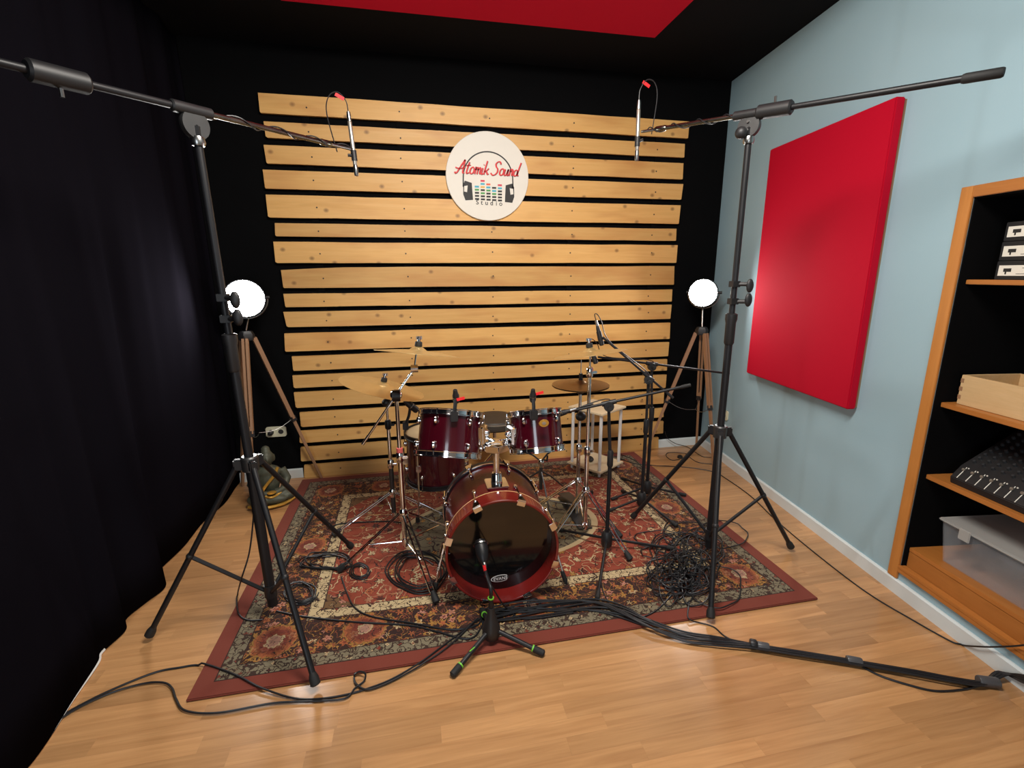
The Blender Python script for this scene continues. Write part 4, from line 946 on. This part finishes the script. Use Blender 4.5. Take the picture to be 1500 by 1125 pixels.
# ---- three boom microphone stands behind the kit
def mic_stand(label, c, feet, joint, tip, tail, micdir, miclabel, micmat=BLKP, L=.11):
    c = V(c); rt = thing('microphone_stand', label, 'microphone stand', (c.x, c.y, RZ), 'black boom microphone stands'); J, tp, tl = V(joint), V(tip), V(tail)
    hub = V((c.x, c.y, .085)); MB().lathe([(.026, -.045), (.032, -.03), (.032, .03), (.02, .05)], hub, (0, 0, 1), 16).build('hub', BLKP, rt)
    for f in feet:
        f = V(f); a = hub+unit(V((f.x-c.x, f.y-c.y, 0)))*.025; b = V((f.x, f.y, RZ+.012))
        lg = MB().cyl(a, b, .008, n=10).build('leg', BLK, rt); MB().lathe([(.012, -.04), (.0125, .006), (.008, .01)], b, unit(b-a), 10).build('rubber_foot', RUB, lg)
    zm = lerp(.085, J.z, .62)
    MB().cyl((c.x, c.y, .08), (c.x, c.y, zm), .0115, n=12).build('lower_tube', BLK, rt)
    MB().lathe([(.013, -.06), (.017, -.05), (.017, .03), (.013, .04)], (c.x, c.y, zm), (0, 0, 1), 12).build('height_clutch', BLKP, rt)
    MB().cyl((c.x, c.y, zm), (J.x, J.y, J.z-.03), .0085, n=12).build('upper_tube', BLK, rt)
    d = unit(tp-J); s = unit(d.cross(V((0, 0, 1))))
    MB().lathe([(.026, -.02), (.028, -.012), (.028, .012), (.026, .02)], J+V((0, 0, -.02)), s, 18).build('boom_joint', BLKP, rt)
    MB().cyl(J-s*.02-V((0, 0, .02)), J-s*.05-V((0, 0, .02)), .01, n=8).build('joint_knob', BLKP, rt)
    MB().lathe([(.014, -.04), (.014, .04)], J, d, 12).build('boom_clamp', BLKP, rt)
    MB().cyl(tl, tp, .0075, n=10).build('boom', BLK, rt); MB().lathe([(.009, 0), (.0095, .05)], tl, d, 10).build('boom_end_cap', RUB, rt)
    mc = tp+d*.03; md = unit(micdir)
    MB().lathe([(.016, -.03), (.018, .03)], mc+md*.01, md, 12).build('microphone_clip', BLKP, rt)
    mr = thing('boom_microphone', miclabel, 'microphone', mc+md*L*.6)
    MB().lathe([(.009, -L*.6), (.0125, -L*.4), (.014, L*.2), (.016, L*.35), (.016, L*.55), (.01, L*.6)], mc+md*.01, md, 16).build('body', micmat, mr)
    MB().lathe([(.0085, -L*.6-.035), (.0095, -L*.6)], mc+md*.01, md, 12).build('connector', STEEL, mr)
    a = mc+md*(.01-L*.6-.035)
    pts = spline([a, a-md*.04, a-md*.06-d*.03, a-md*.03-d*.055, tp-d*.06+V((0, 0, .01)), J+V((0, 0, .02)), J+s*.02-V((0, 0, .1)), V((c.x, c.y, .5))+s*.03, V((c.x, c.y, .15))+s*.02, V((c.x, c.y, 0))+s*.06+V((0, 0, RZ+.006))], 6)
    cb = tag(MB().tube(pts, .003, 6).build('microphone_lead', CAB, origin=a), 'black lead running down from the '+miclabel, 'cable')
    return rt
cE = fl(939, 745, RZ); cE.z = 0; jE = vz(950, 552, cE); tE = bw(883, 494, cE.y+.12); dE = unit(tE-jE)
mic_stand('black microphone stand with steeply raised boom', cE, [fl(893, 750, RZ), fl(990, 772, RZ), cE+V((-.02, .26, 0))], jE, tE, jE-dE*.21, (.25, -.1, -1), 'black microphone on the raised boom over the crash cymbal')
cF = fl(947, 727, RZ); cF.z = 0; jF = vz(955, 533, cF); tF = bw(876, 523, cF.y+.06); dF = unit(tF-jF)
mic_stand('black microphone stand with level boom and long tail', cF, [fl(897, 733, RZ), cF+V((.27, -.06, 0)), cF+V((-.05, .3, 0))], jF, tF, jF-dF*(.56), (.3, -.2, -1), 'short black microphone on the level boom over the hi-hat', L=.07)
cG = fl(888, 806, RZ); cG.z = 0; jG = vz(892, 590, cG); tG = bw(832, 603, cG.y+.07); dG = unit(tG-jG)
mic_stand('black microphone stand with boom reaching to the badged tom', cG, [fl(875, 878, RZ), fl(985, 806, RZ), fl(818, 778, RZ)], jG, tG, jG-dG*.44, (-.9, .3, -.35), 'black microphone on the boom beside the badged tom', L=.09)

# ---- short kick stand and microphone
cK = fl(720, 938, RZ); cK.z = 0
K_ = thing('short_microphone_stand', 'short black tripod stand with lime green rings before the bass drum', 'microphone stand', (cK.x, cK.y, 0))
ftK = [fl(666, 990), fl(792, 960), fl(707, 900, RZ)]
for i, f in enumerate(ftK):
    d = unit(V((f.x-cK.x, f.y-cK.y, 0))); a = V((cK.x, cK.y, .07))+d*.025; b = V((f.x, f.y, .017 if i < 2 else RZ+.017))
    lg = MB().cyl(a, b, .0105, n=12).build('leg', BLK, K_); e = unit(b-a)
    MB().lathe([(.0125, -.035), (.015, -.03), (.015, .012), (.008, .018)], b, e, 14).build('rubber_foot', RUB, lg)
    MB().ring(b-e*.036, e, .0142, .01, -.003, .003, 16).build('green_ring', GREEN, lg)
    if i == 0: MB().box(lerp(a, b, .45)+V((0, -.004, .0105)), (.004, .045, .002), Matrix.Rotation(math.atan2(d.y, d.x)-math.pi/2, 3, 'Z')).build('green_print', GREEN, lg, smooth=False)
MB().lathe([(.016, .022), (.032, .03), (.041, .055), (.039, .08), (.028, .115), (.019, .145), (.0145, .18)], (cK.x, cK.y, 0), (0, 0, 1), 20).build('base_cone', BLKP, K_)
kz_ = vz(717, 876, cK).z
MB().cyl((cK.x, cK.y, .17), (cK.x, cK.y, kz_), .011, n=12).build('tube', BLK, K_)
MB().ring((cK.x, cK.y, kz_), (0, 0, 1), .0138, .009, -.0025, .0025, 16).build('green_ring', GREEN, K_)
mK = bw(705.5, 805, FY-.06)
MB().tube(spline([V((cK.x, cK.y, kz_)), V((cK.x, cK.y, kz_+.05)), lerp(V((cK.x, cK.y, kz_)), mK, .7)+V((.0, -.01, -.02)), mK+V((.0, -.01, -.025))], 4), .008, 10).build('arm', BLK, K_)
M_ = thing('bass_drum_microphone', 'egg-shaped black microphone in front of the black bass drumhead', 'microphone', mK+V((0, 0, -.06)))
kax = unit((-.05, .78, .62)); MB().lathe([(.012, -.062), (.021, -.05), (.028, -.025), (.031, 0), (.030, .025), (.023, .043), (.004, .05)], mK, kax, 20).build('body', BLK, M_)
MB().ring(mK, kax, .0355, .03, .022, .028, 24).build('band', STEEL, M_)
MB().lathe([(.01, -.085), (.011, -.06)], mK, kax, 12).build('connector', STEEL, M_)
kc = [mK-kax*.08, bw(709, 828, FY-.13), bw(713, 846, FY-.14), bw(726, 868, FY-.13), bw(736, 884, FY-.09), fl(745, 893, RZ+.006), fl(760, 905, RZ+.006), fl(790, 905, RZ+.006), fl(840, 897, RZ+.006)]
cbk = tag(MB().tube(spline(kc, 6), .0035, 6).build('microphone_lead', CAB, origin=kc[-1]), 'cable with red sleeve hanging from the bass drum microphone', 'cable')
MB().lathe([(.0065, 0), (.0075, .01), (.0065, .055)], kc[1], kc[2]-kc[1], 8).build('red_sleeve', RTAG, cbk)

# ---- small plant-stand table behind the kit
hb_ = [fl(911.5, 676, .06), fl(877, 693, .06), fl(830, 675, .06), fl(870, 663, .06)]
hc = sum(hb_, V((0, 0, 0)))/4; ang = math.atan2(hb_[0].y-hb_[1].y, hb_[0].x-hb_[1].x); side = .335
Rz = Matrix.Rotation(ang, 3, 'Z'); H_ = thing('plant_stand', 'small square side table with pale boards and frosted posts', 'side table', (hc.x, hc.y, RZ))
HT = .535
for nm, z0 in (('top_board', HT), ('lower_board', .055)): MB().box((hc.x, hc.y, z0), (side, side, .016), Rz).build(nm, PLY, H_, bevel=.003)
for x in (-1, 1):
    for y in (-1, 1):
        p = V((hc.x, hc.y, 0))+Rz@V((x*(side/2-.03), y*(side/2-.03), 0))
        lg = MB().cyl(p+V((0, 0, .063)), p+V((0, 0, HT-.008)), .013, n=14).build('post', FROST, H_)
        MB().cyl(p+V((0, 0, RZ)), p+V((0, 0, .047)), .011, n=10).build('foot', FROST, H_)
mo = V((hc.x-.04, hc.y+.03, .0635))
m = MB().ell(mo+V((0, 0, .018)), (.032, .055, .018)); tag(m.build('cable_adapter', BLKP, origin=mo), 'small black adapter lying on the lower board of the side table', 'adapter')

# ---- seated figurine in the corner
bc = fl(396, 735); bc = V((-3.70, -.43, 0))
Bd = thing('seated_statue', 'dark green and gold seated statue on the floor in the corner', 'statue', bc)
m = MB(); q = bc; fR = Matrix.Rotation(.35, 3, 'Z')
def bp_(x, y, z): return q+fR@V((x, y, z))
m.ell(bp_(0, .0, .05), (.13, .1, .05)); m.ell(bp_(-.075, -.05, .065), (.085, .06, .045)); m.ell(bp_(.075, -.05, .065), (.085, .06, .045)); m.ell(bp_(0, -.085, .06), (.1, .04, .035))
m.ell(bp_(0, .01, .17), (.075, .058, .1)); m.ell(bp_(0, .01, .235), (.09, .052, .05)); m.tube([bp_(-.085, .01, .24), bp_(-.115, -.01, .17), bp_(-.08, -.06, .11), bp_(-.02, -.09, .105)], [.032, .03, .026, .02], 10)
m.tube([bp_(.085, .01, .24), bp_(.115, -.01, .17), bp_(.08, -.06, .11), bp_(.02, -.09, .105)], [.032, .03, .026, .02], 10)
m.tube([bp_(0, .01, .26), bp_(0, .0, .31)], .028, 10); m.ell(bp_(0, -.005, .345), (.046, .05, .058)); m.ell(bp_(0, .008, .4), (.03, .03, .03)); m.ell(bp_(0, -.055, .34), (.009, .012, .016), None, 8, 6)
for s in (-1, 1): m.ell(bp_(.048*s, .004, .335), (.009, .014, .03), None, 8, 6)
bo = m.build('figure', STONE, Bd); r_ = bo.modifiers.new('skin', 'REMESH'); r_.mode = 'VOXEL'; r_.voxel_size = .0065; r_.use_smooth_shade = True
s_ = bo.modifiers.new('soften', 'SMOOTH'); s_.factor = .5; s_.iterations = 4
MB().tube(spline([bp_(.06, -.035, .27), bp_(.03, -.055, .22), bp_(-.03, -.065, .16), bp_(-.06, -.07, .12)], 5), .011, 8).build('gold_sash', BRASS, Bd)
MB().tube(spline([bp_(-.15, -.06, .03), bp_(-.08, -.115, .025), bp_(0, -.13, .025), bp_(.08, -.115, .025), bp_(.15, -.06, .03)], 5), .011, 8).build('gold_hem', BRASS, Bd)
MB().tube(spline([bp_(-.06, -.085, .1), bp_(0, -.118, .09), bp_(.06, -.085, .1)], 5), .009, 8).build('gold_fold', BRASS, Bd)
MB().lathe([(.03, 0), (.03, .004), (.02, .006)], bp_(0, -.108, .118), (0, 0, 1), 12).build('gold_bowl', BRASS, Bd)

# ================================================================== CABLES
def floor_z(p): return RZ if RX0 < p.x < RX1 and RY0 < p.y < RY1 else 0.
def cable(label, px, r=.004, lift=0., pts3=None, name='cable', group=None):
    pts = []
    for x, y in px:
        p = fl(x, y); p = fl(x, y, floor_z(p)+r+.0006+lift); pts.append(p)
    if pts3: pts += [V(p) for p in pts3]
    sp__ = spline(pts, 7)
    for p in sp__:
        near = max(floor_z(p+V((a, b, 0))) for a in (-.012, 0, .012) for b in (-.012, 0, .012)); p.z = max(p.z, near+r+.0005)
    return tag(MB().tube(sp__, r, 6).build(name, CAB, origin=pts[0]), label, 'cable', group)
cable('black cable sweeping out from under the curtain past the rug corner', [(84, 1053), (110, 1037), (160, 1012), (224, 986), (262, 978), (296, 975), (344, 988), (384, 1008), (440, 1024), (500, 1019), (560, 1001), (610, 974), (650, 945), (690, 915), (705, 905)])
cable('black cable kinked round the rug corner beside the curtain', [(90, 1052), (118, 1035), (165, 1014), (212, 1001), (240, 1000), (252, 1008), (258, 1024), (272, 1041), (320, 1044), (400, 1030), (460, 1027), (505, 1023), (520, 1008), (533, 998), (535, 987), (526, 984), (519, 991), (523, 1003), (545, 1009), (600, 984), (655, 948), (700, 905)], lift=.004)
cable('thin black cable hanging beside the curtain-side stand', [(385, 908), (362, 908), (349, 897), (348, 872)], .0035, 0, [vz(353, 850, baseL), vz(365, 810, baseL), vz(371, 760, baseL), vz(374, 700, baseL)])
cable('long black cable crossing the rug towards the short stand', [(405, 895), (445, 903), (520, 911), (600, 916), (640, 925), (690, 935), (720, 905), (800, 888), (850, 882)])
cable('black cable curving from the boom stand foot over the rug', [(500, 845), (508, 868), (520, 890), (545, 903), (600, 912), (660, 922), (700, 915), (706, 895)])
cable('black cable lying behind the boom stand foot', [(480, 775), (495, 768), (530, 765), (575, 764), (600, 772), (615, 800)])
def coil(label, cx, cy, rx, ry, turns, r=.004, jit=.12, sq=0.):
    px = []; n = int(turns*12)
    for i in range(n):
        a = 2*math.pi*i/12; k = 1-.45*i/n+random.uniform(-jit, jit)*.5
        px.append((cx+rx*k*math.cos(a)+random.uniform(-1, 1)*rx*.04, cy+ry*k*math.sin(a)+sq*i/n))
    pts = []
    for i, (x, y) in enumerate(px):
        p = fl(x, y); pts.append(fl(x, y, floor_z(p)+r+.001+.0016*(i // 4 % 7)))
    return tag(MB().tube(spline(pts, 4), r, 6).build('cable_coil', CAB, origin=fl(cx, cy)), label, 'cable')
coil('coil of black cable on the rug beside the bass drum spur', 612, 836, 47, 33, 5)
coil('loose loops of black cable under the curtain-side stand', 440, 868, 26, 18, 4, .0035)
coil('flattened black cable loops by the boom stand foot', 478, 822, 42, 14, 5, .0035, .3)
coil('small cable loops on the rug near the boom stand foot', 527, 836, 16, 13, 3, .0035)
coil('single cable ring lying on the rug border before the bass drum', 782, 884, 11, 9, 2, .003)
# the big tangle
rnd = random.Random(4); m = MB()
for k in range(46):
    cx = rnd.gauss(1000, 20); cy = rnd.gauss(830, 26)
    if k < 6: cx, cy = rnd.uniform(960, 1020), rnd.uniform(775, 810)
    rx, ry = rnd.uniform(10, 38), rnd.uniform(8, 32); ph = rnd.uniform(0, 6.28); n = 16; pts = []
    for i in range(n):
        a = ph+2*math.pi*i/n; kk = rnd.uniform(.93, 1.07); x = cx+rx*kk*math.cos(a); y = cy+ry*kk*math.sin(a)
        p = fl(x, y); zz = floor_z(p)+.005+rnd.random()*.012+max(0, .05*(1-((x-1000)/34)**2-((y-832)/36)**2))*rnd.random(); pts.append(fl(x, y, zz))
    m.tube(spline(pts, 4, True), .0035, 5)
tg = tag(m.build('cable_tangle', CAB, origin=fl(1000, 840)), 'big tangled heap of black cables on the rug corner', 'cable'); tg['kind'] = 'stuff'
# the loom that runs off to the wall
bn = thing('cable_bundle', 'thick bundle of black cables taped together, running to the wall', 'cable', fl(1110, 948))
spine = [(706, 902), (760, 893), (820, 888), (870, 886), (910, 896), (950, 914), (1000, 932), (1050, 939), (1103, 946), (1160, 955), (1220, 965), (1280, 975), (1340, 985), (1400, 996), (1440, 1001)]
for k in range(9):
    pts = []
    for i, (x, y) in enumerate(spine):
        am = 11*max(0, 1-i/8.)**.6; dx = 0; dy = (k-4)*.75+am*math.sin(i*.75+k*1.9)+rnd.uniform(-.6, .6)
        p = fl(x+dx, y+dy); pts.append(fl(x+dx, y+dy, floor_z(p)+.006+(k % 3)*(.004 if i < 8 else .0075)))
    u_ = 2.75+.012*k
    pts += [W(2.72+.004*k, .03, .02+.002*k), W(2.83, .028, .06+.005*k), W(2.95+.006*k, .028, .16+.008*k), W(3.12, .03, .33)]
    MB().tube(spline(pts, 6), .0042, 6).build('cable', CAB, bn)
for (x0, y0), (x1, y1), r_, mt_ in (((1098, 945), (1108, 947), .021, CAB), ((1109, 947), (1126, 950), .018, TAPE), ((1240, 968), (1262, 972), .018, TAPE), ((1432, 999), (1462, 1003), .02, TAPE)):
    a_, b_ = fl(x0, y0, .013), fl(x1, y1, .013); a_.z = b_.z = r_+.0005
    MB().lathe([(r_*.9, 0), (r_, .004), (r_, (b_-a_).length-.004), (r_*.9, (b_-a_).length)], a_, b_-a_, 14).build('tape_wrap', mt_, bn)
cable('black cable sagging loose below the taped bundle', [(1262, 976), (1290, 990), (1330, 1003), (1370, 1012), (1410, 1010), (1436, 1004)])
cable('black power cable along the foot of the blue wall', [(900, 668), (935, 680), (1000, 684), (1045, 691), (1062, 700), (1100, 727), (1140, 765), (1200, 815), (1270, 868), (1340, 910), (1392, 939), (1410, 945)], .0035, 0, [W(rw(x, y, .03)[0], .03, rw(x, y, .03)[1]) for x, y in ((1432, 947), (1460, 947.5), (1500, 945), (1560, 936))])
cable('lamp cord curling on the floor in the blue wall corner', [(1044, 680), (1022, 677), (1008, 668), (1003, 664), (980, 663), (976, 668), (984, 674), (996, 673)], .003)
cable('lamp cord running down from the wall boards to the corner floor', [(1045, 670), (1030, 669), (1018, 662), (1005, 654)], .003, 0, [bw(990, 650, -.05), bw(978, 642, -.045), bw(974, 632, -.06)])
p = fl(996, 671); m = MB().lathe([(.02, 0), (.024, .006), (.022, .02), (.012, .026)], (p.x, p.y, .0005), (0, 0, 1), 16); tag(m.build('foot_switch', BLKP, origin=(p.x, p.y, 0)), 'round black foot switch on the lamp cord', 'switch')
cable('thin cable looping from the side table back to the stands', [(885, 655), (900, 664), (925, 672), (940, 684), (948, 705), (950, 730)], .003)
cable('black cable trailing off the tangle across the rug', [(985, 870), (960, 895), (930, 905), (900, 893), (885, 870), (880, 850)], .0035)
cable('black cable slack by the blue-wall stand foot', [(1010, 880), (1008, 905), (1024, 912), (1045, 918), (1062, 932), (1090, 945), (1110, 948)], .0035)
